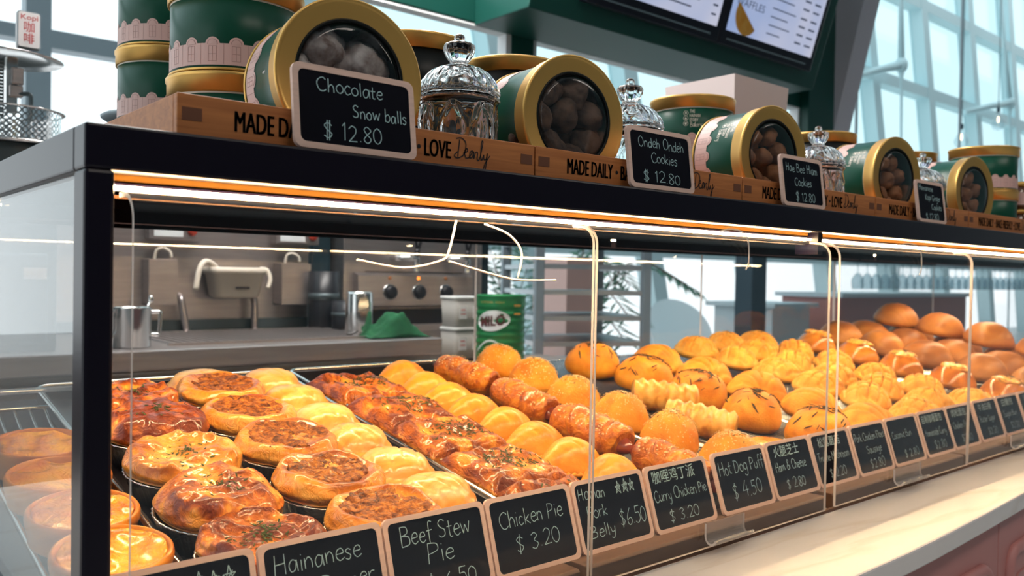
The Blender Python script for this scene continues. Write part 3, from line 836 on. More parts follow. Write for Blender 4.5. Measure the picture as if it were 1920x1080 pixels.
def sesame_bun(seed):
    o = seed * 2.7 + 160
    r, g = dome('sesame_bun', 'bun', 'bun_gold', 0.049, 0.047, 0.058, lambda p: Vector((0, 0, 0.004 * NZ(p, 18, o) + 0.0009 * NZ(p, 240, o))) + Vector((p.x, p.y, 0)) * 0.08 * NZ(p, 16, o + 2))
    sp = surf_spots(g, 260, lambda c, nm, rn: nm.z > 0.30 and c.z > 0.026, seed)
    obj('sesame_seeds', flakes(sp, 0.0010, 1.3, 0.0008, seed=seed, tilt=0.2), 'sesame', r, kind='stuff')
    herb_part(g, 34, r, seed + 3, 0.030, size=0.0013, long=2.0)
    return r

def rosemary_bun(seed):
    o = seed * 2.1 + 190
    r, g = dome('rosemary_bun', 'bun', 'bun_gold', 0.058, 0.052, 0.064, lambda p: Vector((0, 0, 0.003 * NZ(p, 16, o) + 0.0008 * NZ(p, 200, o))) + Vector((p.x, p.y, 0)) * 0.07 * NZ(p, 14, o + 2), 64,
                k=[(0, 1.0), (0.25, 0.985), (0.5, 0.93), (0.72, 0.82), (0.88, 0.64), (0.98, 0.42), (1.0, 0.24), (0.96, 0.10), (0.88, 0.02), (0.7, 0.0), (0, 0.0)])
    sp = surf_spots(g, 46, lambda c, nm, rn: nm.z > 0.35 and c.z > 0.036, seed)
    obj('rosemary', flakes(sp, 0.0020, 4.2, 0.0009, seed=seed, tilt=0.25), 'rosemary', r, kind='stuff')
    s = G().tube([(0.03, 0.01, 0.020), (0.05, 0.014, 0.019), (0.060, 0.017, 0.018), (0.064, 0.018, 0.018)], [0.013, 0.0135, 0.011, 0.004], 16)
    obj('sausage', s, 'sausage', r)
    return r

def shell_bun(seed):
    o = seed * 1.9 + 220
    def d(p):
        up = max(0, min(1, (p.z - 0.016) / 0.012))
        a = math.atan2(p.y + 0.055, p.x + 0.006)
        grv = max(0, math.cos(a * 13)) ** 5
        return Vector((0, 0, -0.0058 * grv * up + 0.003 * NZ(p, 18, o) + 0.0006 * NZ(p, 240, o))) + Vector((p.x, p.y, 0)) * 0.06 * NZ(p, 16, o)
    r, g = dome('shell_bun', 'bun', 'bun_shell', 0.062, 0.054, 0.055, d, 96)
    return r

def crosshatch_bun(seed):
    o = seed * 2.3 + 250
    def d(p):
        up = max(0, min(1, (p.z - 0.014) / 0.012))
        u = p.x + 0.35 * p.y; v = p.y - 0.3 * p.x
        h = max(0, math.cos(u * 2 * PI / 0.023 + o)) ** 6 + max(0, math.cos(v * 2 * PI / 0.022)) ** 6
        return Vector((0, 0, -0.0072 * min(1, h) * up + 0.003 * NZ(p, 18, o))) + Vector((p.x, p.y, 0)) * (0.07 * NZ(p, 16, o) - 0.03 * min(1, h) * up)
    r, g = dome('crosshatch_bun', 'bun', 'bun_cross', 0.058, 0.050, 0.050, d, 110)
    herb_part(g, 14, r, seed, 0.03, size=0.0013, long=1.8)
    return r

def glazed_bun(seed):
    o = seed * 1.7 + 280
    r, g = dome('glazed_bun', 'bun', 'bun_glazed', 0.056, 0.053, 0.056, lambda p: Vector((0, 0, 0.0025 * NZ(p, 18, o))))
    c = G().blob(catmull([(0, 0.0585), (0.012, 0.0582), (0.024, 0.0555), (0.031, 0.0505), (0.027, 0.047), (0, 0.046)], 4), 40,
                 lambda p, t, a: Vector((p.x, p.y, 0)) * 0.35 * NZ(Vector((math.cos(a), math.sin(a), 0)), 1.6, o) + Vector((0, 0, 0.003 * NZ(p, 90, o))))
    obj('cheese_crust', c, 'cheese_crust', r)
    sp = surf_spots(c, 46, lambda q, nm, rn: nm.z > 0.3, seed)
    obj('herbs', flakes(sp, 0.0017, 1.8, seed=seed), 'rosemary', r, kind='stuff')
    return r

def plain_bun(seed):
    o = seed * 1.3 + 300
    r, g = dome('plain_bun', 'bun', 'bun_plain', 0.068, 0.062, 0.066, lambda p: Vector((0, 0, 0.003 * NZ(p, 12, o))), 56)
    return r

def cheese_pastry(seed):
    r = thing('cheese_pastry', 'x', 'pastry'); o = seed * 6 + 330
    n = 110; pts = []; rad = []
    for k in range(n):
        u = k / (n - 1)
        pts.append((0, (u - 0.5) * 0.115, 0.026)); rad.append(0.0275 * (0.86 + 0.14 * min(1, min(u, 1 - u) * 14)))
    g = G().tube(pts, rad, 44)
    for i, q in enumerate(g.v):
        p = Vector(q); a = Vector((p.x, 0, p.z - 0.026)); a = a.normalized() if a.length > 1e-6 else a
        up = max(0, a.z)
        p += a * (0.0022 * math.sin(p.y * 2 * PI / 0.0185 + 1.2 * NZ(p, 40, o)) * (0.25 + 0.75 * up) + 0.002 * NZ(p, 50, o)); p.z = max(0, p.z)
        p.x *= 1.08
        g.v[i] = tuple(p)
    obj('crust', g, 'cheese_crust', r)
    return r

def ham_danish(seed):
    o = 350
    r, g = dome('ham_bun', 'bun', 'puff_crust', 0.060, 0.050, 0.030, lambda p: Vector((0, 0, 0.003 * NZ(p, 24, o) - (0.006 if math.hypot(p.x, p.y) < 0.03 else 0))), 64)
    herb_part(g, 40, r, 5, 0.035, size=0.0014, long=2.0)
    return r

def ordn(k, n):
    w = ('nearest', 'second from', 'third from', 'fourth from', 'fifth from', 'sixth from', 'seventh from', 'eighth from', 'ninth from')
    if k == 0: return 'nearest the price cards'
    if k == n - 1: return 'farthest from the price cards'
    return w[k] + ' the price cards'

PS = 1.13
def column(make, nvar, spots, text, group, rz=(0, 2 * PI), h=0.003, seed=1, fixed=None):
    """spots run from the price cards to the back"""
    rnd = random.Random(seed)
    protos = [make(s) for s in range(min(nvar, len(spots)))]
    for k, sp in enumerate(spots):
        x, y = sp[0] * PS, (sp[1] + 0.7) * PS - 0.7 + 0.005
        sc = (sp[2] if len(sp) > 2 else 1.0) * PS
        o = protos[k] if k < len(protos) else dup(protos[k % len(protos)])
        o.rotation_mode = 'ZYX'; o.rotation_euler = (TA, 0, fixed[k] if fixed else rnd.uniform(*rz))
        o.location = (x, y, tz(y, (sp[3] if len(sp) > 3 else 0) + h - 0.006)); o.scale = (sc, sc, sc * rnd.uniform(0.96, 1.05))
        o['label'] = text % ordn(k, len(spots)); o['group'] = group
    return protos

RACK = 0.0078
column(custard_tart, 3, [(0.2175, 0.078), (0.2175, 0.172), (0.2175, 0.266), (0.2185, 0.360)], 'golden custard tart by the side glass, %s', 'custard tarts by the side glass', h=RACK)
column(pork_pie, 5, [(0.334, 0.032, 0.96), (0.333, 0.135), (0.340, 0.252), (0.345, 0.368), (0.356, 0.488, 0.94)], 'brown herb flecked pork pie in a foil cup, %s', 'row of pork pies', seed=3)
column(beef_pie, 4, [(0.464, 0.034, 0.98), (0.457, 0.142, 1.0), (0.466, 0.258), (0.466, 0.374), (0.476, 0.488, 0.97)], 'pale beef pie with dark baked filling on top, %s', 'row of beef pies', seed=5)
column(chicken_pie, 4, [(0.567, 0.092), (0.572, 0.184), (0.570, 0.276), (0.577, 0.370), (0.577, 0.464), (0.582, 0.556)], 'smooth pale oval chicken pie beside the tray rim, %s', 'row of chicken pies', rz=(-0.4, 0.4), seed=2)
column(chicken_pie, 1, [(0.478, 0.572)], 'smooth pale chicken pie half hidden behind the farthest beef pie%.0s', 'row of chicken pies', rz=(0.3, 0.4))
column(pork_belly_puff, 4, [(0.704, 0.018, 0.97), (0.704, 0.130), (0.703, 0.246), (0.701, 0.364), (0.705, 0.496)], 'flaky rectangular pork belly slice with herbs, %s', 'row of pork belly slices', rz=(-0.06, 0.10), seed=4)
column(curry_puff, 3, [(0.832, 0.062), (0.830, 0.137), (0.827, 0.206), (0.828, 0.276), (0.822, 0.345), (0.822, 0.412), (0.826, 0.482), (0.826, 0.552)], 'smooth golden half moon curry puff, %s', 'row of curry puffs', rz=(-0.12, 0.10), seed=6)
column(hot_dog_puff, 3, [(0.930, 0.038, 0.95), (0.926, 0.194), (0.929, 0.352), (0.930, 0.506)], 'seeded hot dog puff with sausage ends showing, %s', 'row of hot dog puffs', rz=(-0.05, 0.12), seed=8)
column(sesame_bun, 3, [(1.058, 0.034), (1.040, 0.134), (1.046, 0.242), (1.045, 0.350), (1.054, 0.462), (1.057, 0.568)], 'round golden sesame bun, %s', 'row of sesame buns', h=RACK, seed=9)
column(ham_danish, 1, [(1.176, 0.040)], 'flat pale bun with herbs behind the ham and cheese card%.0s', 'single flat bun', rz=(0.2, 0.3), h=RACK)
column(rosemary_bun, 3, [(1.330, 0.050), (1.308, 0.166), (1.312, 0.290), (1.296, 0.406), (1.266, 0.520)], 'golden bun topped with dark rosemary needles, %s', 'row of rosemary buns', rz=(-0.9, 0.5), h=RACK, seed=11)
column(cheese_pastry, 2, [(1.150, 0.160), (1.200, 0.278)], 'pale rippled cheese pastry roll, %s', 'rippled cheese pastries', h=RACK, fixed=(0.49, 0.83))
column(shell_bun, 3, [(1.498, 0.052), (1.504, 0.164), (1.494, 0.280), (1.470, 0.392), (1.462, 0.510)], 'golden bun scored like a shell, %s', 'row of shell patterned buns', rz=(-0.7, 0.3), h=RACK, seed=12)
column(crosshatch_bun, 3, [(1.706, 0.054), (1.712, 0.160), (1.706, 0.266), (1.716, 0.374), (1.722, 0.484), (1.700, 0.588)], 'pale crosshatched bun in the row beside the shell buns, %s', 'crosshatched buns', rz=(-0.5, 0.5), h=RACK, seed=13)
column(crosshatch_bun, 2, [(1.842, 0.090), (1.846, 0.196), (1.838, 0.304), (1.850, 0.414), (1.860, 0.522), (1.846, 0.604)], 'pale crosshatched bun in the middle crosshatched row, %s', 'crosshatched buns', rz=(-0.5, 0.5), h=RACK, seed=14)
column(crosshatch_bun, 2, [(1.984, 0.060), (1.990, 0.168), (1.984, 0.276), (1.992, 0.386), (1.990, 0.496), (1.982, 0.600)], 'pale crosshatched bun in the row beside the glazed buns, %s', 'crosshatched buns', rz=(-0.5, 0.5), h=RACK, seed=15)
column(glazed_bun, 3, [(2.184, 0.062), (2.190, 0.184), (2.178, 0.306), (2.192, 0.430), (2.186, 0.548)], 'shiny brown glazed bun with a herbed cheese cap, %s', 'row of glazed buns', h=RACK, seed=16)
column(plain_bun, 2, [(2.400, 0.066, 1.05), (2.404, 0.200, 1.05), (2.398, 0.336, 1.05), (2.406, 0.470, 1.05), (2.400, 0.592, 1.05)], 'large plain brown bun in the row beside the glazed buns, %s', 'plain brown buns', h=RACK, seed=17)
column(plain_bun, 2, [(2.562, 0.066, 1.05), (2.566, 0.200, 1.05), (2.560, 0.336, 1.05), (2.566, 0.470, 1.05), (2.562, 0.592, 1.05)], 'large plain brown bun in the middle plain bun row, %s', 'plain brown buns', h=RACK, seed=18)
column(plain_bun, 2, [(2.722, 0.110, 1.1), (2.730, 0.250, 1.1), (2.724, 0.392, 1.1), (2.730, 0.534, 1.1)], 'large plain brown bun in the farthest plain bun row, %s', 'plain brown buns', h=RACK, seed=19)
column(plain_bun, 1, [(2.640, 0.13, 1.0, 0.070), (2.644, 0.27, 1.0, 0.070), (2.640, 0.405, 1.0, 0.070), (2.644, 0.54, 1.0, 0.070)], 'plain brown bun stacked on top of the far bun rows, %s', 'plain brown buns', h=RACK, seed=20)
# ------------------------------------------------------------------ lettering
ST = {}
def gl(ch, adv, *strokes):
    ST[ch] = (adv, [[tuple(float(q) for q in p.split(',')) for p in s.split()] for s in strokes])
gl('A', .62, '0,0 .28,1 .56,0', '.1,.35 .46,.35'); gl('B', .58, '.06,0 .06,1', '.06,1 .38,.95 .4,.65 .08,.53', '.08,.53 .46,.45 .46,.08 .06,0')
gl('C', .62, '.56,.85 .38,1 .12,.8 .05,.45 .2,.05 .42,0 .58,.15'); gl('D', .62, '.08,0 .08,1', '.02,1 .38,.92 .54,.5 .38,.08 .02,0')
gl('F', .5, '.08,0 .08,1', '.08,1 .46,1', '.08,.55 .36,.55'); gl('G', .64, '.56,.85 .36,1 .1,.8 .05,.4 .25,0 .5,.1 .54,.4', '.34,.4 .6,.4')
gl('H', .62, '.06,0 .1,1', '.5,1 .5,0', '.06,.5 .52,.55'); gl('K', .58, '.06,0 .08,1', '.5,1 .1,.45', '.1,.45 .52,0'); gl('L', .5, '.08,1 .06,0', '.06,0 .44,.03')
gl('M', .78, '.04,0 .12,1', '.12,1 .36,.3', '.36,.3 .6,1', '.6,1 .68,0'); gl('O', .64, '.3,1 .08,.75 .08,.25 .3,0 .54,.25 .54,.75 .3,1')
gl('P', .52, '.06,0 .1,1', '.1,1 .42,.92 .44,.6 .08,.45'); gl('S', .54, '.46,.88 .26,1 .08,.8 .2,.55 .42,.4 .42,.1 .2,0 .04,.12'); gl('T', .56, '.02,1 .54,1', '.28,1 .26,0')
gl('E', .52, '.44,1 .1,1', '.1,1 .08,0', '.08,0 .46,0', '.08,.52 .36,.52'); gl('&', .66, '.58,.05 .2,.75 .3,1 .42,.8 .08,.3 .2,0 .42,.1 .56,.42')
gl('a', .48, '.38,.5 .2,.6 .05,.35 .12,.02 .3,.1 .38,.5', '.38,.58 .42,0'); gl('b', .46, '.06,1 .06,0', '.06,.4 .26,.58 .4,.3 .26,0 .06,.1'); gl('c', .42, '.36,.5 .2,.6 .05,.3 .18,0 .38,.12')
gl('d', .48, '.38,.45 .2,.58 .05,.3 .16,0 .36,.15', '.4,1 .4,0'); gl('e', .44, '.06,.32 .36,.36 .3,.58 .12,.52 .05,.22 .2,0 .4,.12'); gl('f', .34, '.36,.95 .2,1 .14,.7 .14,-.1', '.02,.52 .32,.55')
gl('g', .46, '.36,.5 .2,.6 .05,.35 .16,.08 .36,.2', '.38,.58 .38,-.2 .2,-.38 .04,-.25'); gl('h', .46, '.06,1 .06,0', '.06,.35 .22,.58 .36,.4 .38,0'); gl('i', .2, '.1,.55 .1,0', '.1,.78 .11,.82')
gl('k', .44, '.06,1 .06,0', '.36,.55 .08,.25', '.1,.28 .38,0'); gl('l', .2, '.08,1 .1,0'); gl('m', .66, '.05,.55 .05,0', '.05,.4 .18,.58 .28,.4 .29,0', '.29,.4 .44,.58 .54,.4 .56,0')
gl('n', .46, '.05,.56 .06,0', '.06,.36 .22,.58 .36,.4 .38,0'); gl('o', .46, '.22,.6 .05,.4 .06,.15 .22,0 .38,.15 .38,.42 .22,.6'); gl('p', .46, '.06,.56 .04,-.38', '.06,.4 .26,.58 .4,.3 .24,0 .06,.12')
gl('r', .36, '.06,.56 .06,0', '.06,.34 .18,.55 .34,.55'); gl('s', .38, '.32,.52 .18,.6 .06,.46 .3,.22 .2,0 .04,.08'); gl('t', .34, '.14,.9 .14,.1 .3,.04', '.0,.58 .3,.6')
gl('u', .46, '.05,.56 .06,.15 .2,0 .36,.2', '.38,.58 .4,0'); gl('v', .42, '.03,.56 .2,0', '.2,0 .38,.58'); gl('w', .6, '.03,.56 .14,.02', '.14,.02 .27,.45', '.27,.45 .4,.02', '.4,.02 .54,.58'); gl('y', .44, '.05,.56 .14,.15 .34,.2', '.38,.58 .34,-.1 .2,-.38 .04,-.3')
gl('1', .3, '.06,.8 .18,1', '.18,1 .16,0'); gl('2', .5, '.06,.8 .22,1 .4,.85 .36,.5 .06,.02', '.06,.02 .46,.05'); gl('3', .48, '.06,.88 .24,1 .38,.8 .2,.55 .4,.3 .24,0 .04,.1'); gl('4', .52, '.32,1 .04,.35', '.04,.35 .48,.38', '.36,.7 .34,0')
gl('5', .48, '.42,1 .12,1', '.12,1 .1,.6', '.1,.6 .34,.6 .4,.25 .22,0 .04,.1'); gl('6', .48, '.36,1 .1,.5 .1,.1 .26,0 .42,.2 .32,.42 .1,.3'); gl('8', .48, '.38,.85 .22,1 .08,.82 .2,.55 .4,.25 .24,0 .06,.2 .22,.5 .4,.75 .38,.87')
gl('0', .5, '.24,1 .06,.75 .06,.25 .24,0 .42,.25 .42,.75 .24,1'); gl('.', .2, '.08,.0 .1,.04'); gl('$', .52, '.42,.82 .24,.95 .08,.78 .24,.5 .4,.3 .26,.05 .06,.15', '.28,1.12 .2,-.12'); gl(' ', .3)
gl('*', .42, '.06,.1 .2,1', '.2,1 .34,.05', '.34,.05 .02,.6', '.02,.6 .38,.65', '.38,.65 .06,.1', '.1,.3 .3,.75')
gl('!', .5, '.40,.80 .22,.95 .06,.78 .22,.5 .40,.28 .24,.04 .04,.18', '.20,1.12 .16,-.12', '.32,1.12 .28,-.12')

def ribbon(g, pts, w, y, rnd=None):
    n = len(pts)
    k = len(g.v)
    for i, (x, z) in enumerate(pts):
        a, b = pts[max(i - 1, 0)], pts[min(i + 1, n - 1)]
        dx, dz = b[0] - a[0], b[1] - a[1]; L = math.hypot(dx, dz) or 1
        ww = w * (rnd.uniform(0.75, 1.15) if rnd else 1) * 0.5
        g.v += [(x - dz / L * ww, y, z + dx / L * ww), (x + dz / L * ww, y, z - dx / L * ww)]
    for i in range(n - 1):
        g.f.append((k + 2 * i, k + 2 * i + 1, k + 2 * i + 3, k + 2 * i + 2)); g.m.append(0); g.s.append(False)

def scribble(g, text, x, z, size, w, y, rnd, rise=0.0, xs=1.0, width=None):
    adv = sum(ST.get(c, ST[' '])[0] for c in text)
    if width: xs = width / (adv * size)
    for c in text:
        a, ss = ST.get(c, ST[' '])
        jz = rnd.uniform(-0.05, 0.05) * size; js = rnd.uniform(0.92, 1.08)
        for s in ss:
            p = catmull(s, 4) if len(s) > 2 else s
            ribbon(g, [(x + q[0] * size * xs * js, z + jz + q[1] * size * js + rise * (x + q[0] * size)) for q in p], w, y, rnd)
        x += a * size * xs * 1.02
    return x

_txt = {}
def type_mesh(text, size=1.0, offset=0.0):
    """printed letters as flat (x, z) faces, origin at the left of the base line"""
    key = (text, offset)
    if key not in _txt:
        cu = bpy.data.curves.new('type', 'FONT'); cu.body = text; cu.size = 1.0; cu.offset = offset; cu.fill_mode = 'FRONT'; cu.resolution_u = 3
        ob = bpy.data.objects.new('type', cu); C.objects.link(ob)
        dg = bpy.context.evaluated_depsgraph_get()
        me = ob.evaluated_get(dg).to_mesh()
        _txt[key] = ([tuple(v.co) for v in me.vertices], [tuple(p.vertices) for p in me.polygons])
        ob.evaluated_get(dg).to_mesh_clear()
        bpy.data.objects.remove(ob); bpy.data.curves.remove(cu)
    v, f = _txt[key]
    return [(a * size, b * size) for a, b, _ in v], f
def printed(g, text, x, z, height, y, width=None, xs=0.6, offset=0.0, mat=0, fn=None):
    v, f = type_mesh(text, 1.0, offset)
    if not v: return
    x0, x1 = min(a for a, b in v), max(a for a, b in v)
    s = height / 0.70
    if width: xs = width / ((x1 - x0) * s)
    q = [(x + (a - x0) * s * xs, z + b * s) for a, b in v]
    g.add([fn(a, b) for a, b in q] if fn else [(a, y, b) for a, b in q], f, mat)

def board(name, label, cat, w, h, loc, lean, lines, seed, group, fw=0.0055, yaw=0.0, hide=None, cjk=None, wcol='chalk'):
    """chalkboard card: origin at the middle of its lower edge, faces -y"""
    r = thing(name, label, cat, loc, group)
    r.rotation_euler = (-lean, 0, yaw)
    outer = rrect(w, h, 0.008); inner = [(a + fw, b + fw) for a, b in rrect(w - 2 * fw, h - 2 * fw, 0.006)]
    g = G(); n = len(outer)
    vs = [(a - w / 2, -0.0045, b) for a, b in outer] + [(a - w / 2, -0.0045, b) for a, b in inner] + [(a - w / 2, 0.0, b) for a, b in outer] + [(a - w / 2, -0.003, b) for a, b in inner]
    f = []
    for i in range(n):
        j = (i + 1) % n
        f += [(i, j, n + j, n + i), (i, 2 * n + i, 2 * n + j, j), (n + i, n + j, 3 * n + j, 3 * n + i)]
    f.append(tuple(range(2 * n, 3 * n)))
    g.add(vs, f)
    obj('frame', g, 'sign_wood', r)
    obj('slate', G().prism_dir([(a - w / 2, b) for a, b in inner], (0, -0.0035, 0), (1, 0, 0), (0, 0, 1), (0, 0.0015, 0)), 'chalkboard', r)
    rnd = random.Random(seed); g = G()
    for ln in lines:
        text, x, z, size, width = ln
        scribble(g, text, x * w - w / 2, z * h, size * h, 0.0010, -0.0040, rnd, 0.0, 1.0, width * w if width else None)
    if cjk:
        for text, x, z, hh, width in cjk:
            printed(g, text, x * w - w / 2, z * h, hh * h, -0.0040, width=width * w)
    obj('lettering', g, wcol, r)
    return r

# price cards along the case front: x centre, width, text
SW = 0.1335
cards = [
    (0.268, 'first chalkboard price card from the black post, three stars chalked on it', [('Tart', .10, .62, .16, .30), ('***', .56, .66, .20, .30), ('$ 2.50', .22, .2, .2, .5)], None),
    (0.405, 'chalkboard price card reading Hainanese Pork Pepper', [('Hainanese', .10, .66, .20, .70), ('Pork Pepper', .10, .38, .18, .78), ('$ 6.50', .30, .10, .18, .45)], None),
    (0.541, 'chalkboard price card reading Beef Stew Pie', [('Beef Stew', .14, .66, .22, .68), ('Pie', .36, .40, .22, .28), ('$ 6.50', .32, .10, .18, .5)], None),
    (0.677, 'chalkboard price card reading Chicken Pie', [('Chicken Pie', .12, .60, .20, .74), ('$ 3.20', .26, .28, .20, .52)], None),
    (0.814, 'chalkboard price card reading Hainan Pork Belly', [('Hainan', .07, .72, .17, .36), ('***', .58, .70, .20, .28), ('Pork', .14, .46, .17, .28), ('Belly', .14, .20, .17, .34), ('$6.50', .56, .26, .22, .38)], None),
    (0.953, 'chalkboard price card reading Curry Chicken Pie', [('Curry Chicken Pie', .07, .46, .17, .84), ('$ 3.20', .24, .14, .17, .48)], [('咖哩鸡丁派', .10, .74, .15, .68)]),
    (1.102, 'chalkboard price card reading Hot Dog Puff', [('Hot Dog Puff', .08, .62, .20, .84), ('$ 4.50', .24, .22, .24, .56)], None),
    (1.237, 'chalkboard price card reading Ham and Cheese', [('Ham & Cheese', .12, .47, .16, .68), ('$ 2.80', .28, .15, .17, .42)], [('火腿芝士', .16, .73, .15, .56)]),
    (1.366, 'chalkboard price card reading Truffle Mushroom', [('Truffle Mushroom', .10, .46, .15, .78), ('$ 2.20', .30, .14, .17, .42)], [('松露蘑菇', .18, .73, .14, .56)]),
    (1.499, 'chalkboard price card reading Chicken Floss Sausage', [('Pork Chicken Floss', .08, .66, .15, .84), ('Sausage', .34, .40, .15, .42), ('$2.80', .34, .12, .18, .42)], None),
    (1.631, 'faint chalkboard price card right after the Chicken Floss Sausage card', [('Coconut Bun', .12, .56, .14, .6), ('$ 2.80', .36, .14, .16, .45)], None),
    (1.766, 'chalkboard price card reading Homemade Curry', [('Homemade Curry', .12, .44, .15, .72), ('$2.80', .32, .14, .18, .42)], [('自制咖喱面包', .12, .74, .14, .7)]),
    (1.894, 'chalkboard price card cut by the second case\'s acrylic panel seam', [('Chicken Floss', .14, .46, .14, .62), ('$2.80', .34, .14, .16, .40)], [('肉松面包', .2, .74, .14, .55)]),
    (2.032, 'chalkboard price card directly behind the far pull handle', [('Butter Sugar', .14, .46, .14, .62), ('$2.20', .34, .14, .16, .40)], [('牛油白糖', .2, .74, .14, .55)]),
    (2.163, 'second chalkboard price card from the right edge of the picture', [('Sugar Bun', .16, .46, .14, .6), ('$2.00', .34, .14, .16, .40)], [('白糖包', .22, .74, .14, .5)]),
    (2.296, 'last chalkboard price card, cut off at the right edge of the picture', [('Kaya Bun', .16, .46, .14, .6), ('$2.00', .34, .14, .16, .40)], [('咖椰包', .22, .74, .14, .5)]),
]
for k, (x, lab, lines, cj) in enumerate(cards):
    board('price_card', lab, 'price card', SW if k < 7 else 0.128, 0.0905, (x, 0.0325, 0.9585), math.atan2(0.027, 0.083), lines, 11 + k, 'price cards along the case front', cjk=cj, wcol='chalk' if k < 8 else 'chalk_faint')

top = [
    (0.414, 0.131, 'chalkboard sign reading Chocolate Snowballs leaning on the nearest crate', [('Chocolate', .18, .70, .17, .54), ('Snow balls', .46, .44, .16, .46), ('! 12.80', .22, .14, .20, .48)]),
    (0.861, 0.128, 'chalkboard sign reading Ondeh Ondeh Cookies on the case top', [('Ondeh Ondeh', .16, .68, .17, .70), ('Cookies', .34, .44, .16, .40), ('! 12.80', .20, .12, .17, .58)]),
    (1.200, 0.120, 'chalkboard sign reading Hae Bee Hiam Cookies on the case top', [('Hae Bee Hiam', .12, .68, .17, .74), ('Cookies', .30, .42, .16, .40), ('! 12.80', .30, .12, .17, .46)]),
    (1.650, 0.118, 'chalkboard sign reading Hainanese Kopi Ginger Cookies, the farthest', [('Hainanese', .10, .76, .14, .5), ('Kopi Ginger', .30, .54, .14, .54), ('Cookies', .50, .32, .14, .36), ('! 12.80', .26, .06, .16, .46)]),
]
for k, (x, w, lab, lines) in enumerate(top):
    board('chalkboard_sign', lab, 'sign', w, 0.079, (x, 0.013, BT + 0.001), R(7), lines, 50 + k, 'flavour signs on the case top', fw=0.0058, wcol='chalk')

# ------------------------------------------------------------------ crates on the case top
def dearly(g, x, z, s, y):
    for st in (['0,.95 .35,1 .62,.75 .5,.2 .1,-.02 -.1,.1 .1,.3', '.22,.92 .12,.05'], ):
        for q in st:
            ribbon(g, [(x + a * s, z + b * s) for a, b in catmull([tuple(float(c) for c in p.split(',')) for p in q.split()], 5)], 0.0013, y)
    q = '.45,.25 .72,.38 .68,.52 .55,.35 .62,.05 .85,.1 1.05,.42 .9,.35 .88,.08 1.05,.12 1.12,.42 1.14,.05 1.24,.36 1.38,.38 1.36,.05 1.5,.05 1.72,.9 1.64,.95 1.58,.3 1.66,.02 1.78,.3 1.8,.08 1.95,.1 2.02,.4 1.9,-.45 1.76,-.5 1.9,-.1 2.2,.3'
    ribbon(g, [(x + a * s, z + b * s) for a, b in catmull([tuple(float(c) for c in p.split(',')) for p in q.split()], 5)], 0.0013, y)

def crate(x0, x1, label, last=False):
    w = x1 - x0 - 0.002; d = 0.262; h = 0.0375
    r = thing('wooden_crate', label, 'crate', (x0 + 0.001, 0.026, BT), 'wooden crates along the case top')
    g = G(); t_ = 0.009
    g.box(0, w, 0, t_, 0, h); g.box(0, w, d - t_, d, 0, h); g.box(0, t_, t_, d - t_, 0, h); g.box(w - t_, w, t_, d - t_, 0, h)
    g.box(t_, w - t_, t_, d - t_, 0.001, 0.0045)
    obj('box', g, 'crate_wood', r, bevel=0.0012)
    for xx in (0.004, w - 0.021):
        obj('corner_stain', G().box(xx, xx + 0.017, -0.0004, 0.0006, 0.015, 0.026), 'bracket_stain', r)
    g = G(); y = -0.0005
    for sh in (-0.0006, -0.0003, 0.0, 0.0003, 0.0006):
        printed(g, 'MADE DAILY', 0.050 + sh, 0.0105, 0.0180, y, width=0.078, offset=0.0)
        printed(g, 'BAKE FRESHLY', 0.143 + sh, 0.0105, 0.0180, y, width=0.093, offset=0.0)
        printed(g, 'LOVE', 0.250 + sh, 0.0105, 0.0180, y, width=0.033, offset=0.0)
    for xx in (0.1355, 0.2430):
        g.add([(xx + 0.0024 * math.cos(a * PI / 4), y, 0.0190 + 0.0024 * math.sin(a * PI / 4)) for a in range(8)], [tuple(range(8))])
    dearly(g, 0.290, 0.0125, 0.0210, y)
    obj('lettering', g, 'ink', r)
xs = [0.249, 0.653, 1.058, 1.457, 1.854, 2.252, 2.650]
for k in range(6):
    w = ('nearest the black post, behind the Chocolate Snowballs sign', 'second from the left, with the Ondeh Ondeh sign before it', 'third along, with the Hae Bee Hiam sign before it',
         'fourth along, behind the Kopi Ginger sign', 'fifth along, holding the last reclining tin', 'at the far right end')[k]
    crate(xs[k], xs[k + 1], 'printed wooden crate %s' % w)
CZ = BT + 0.0055

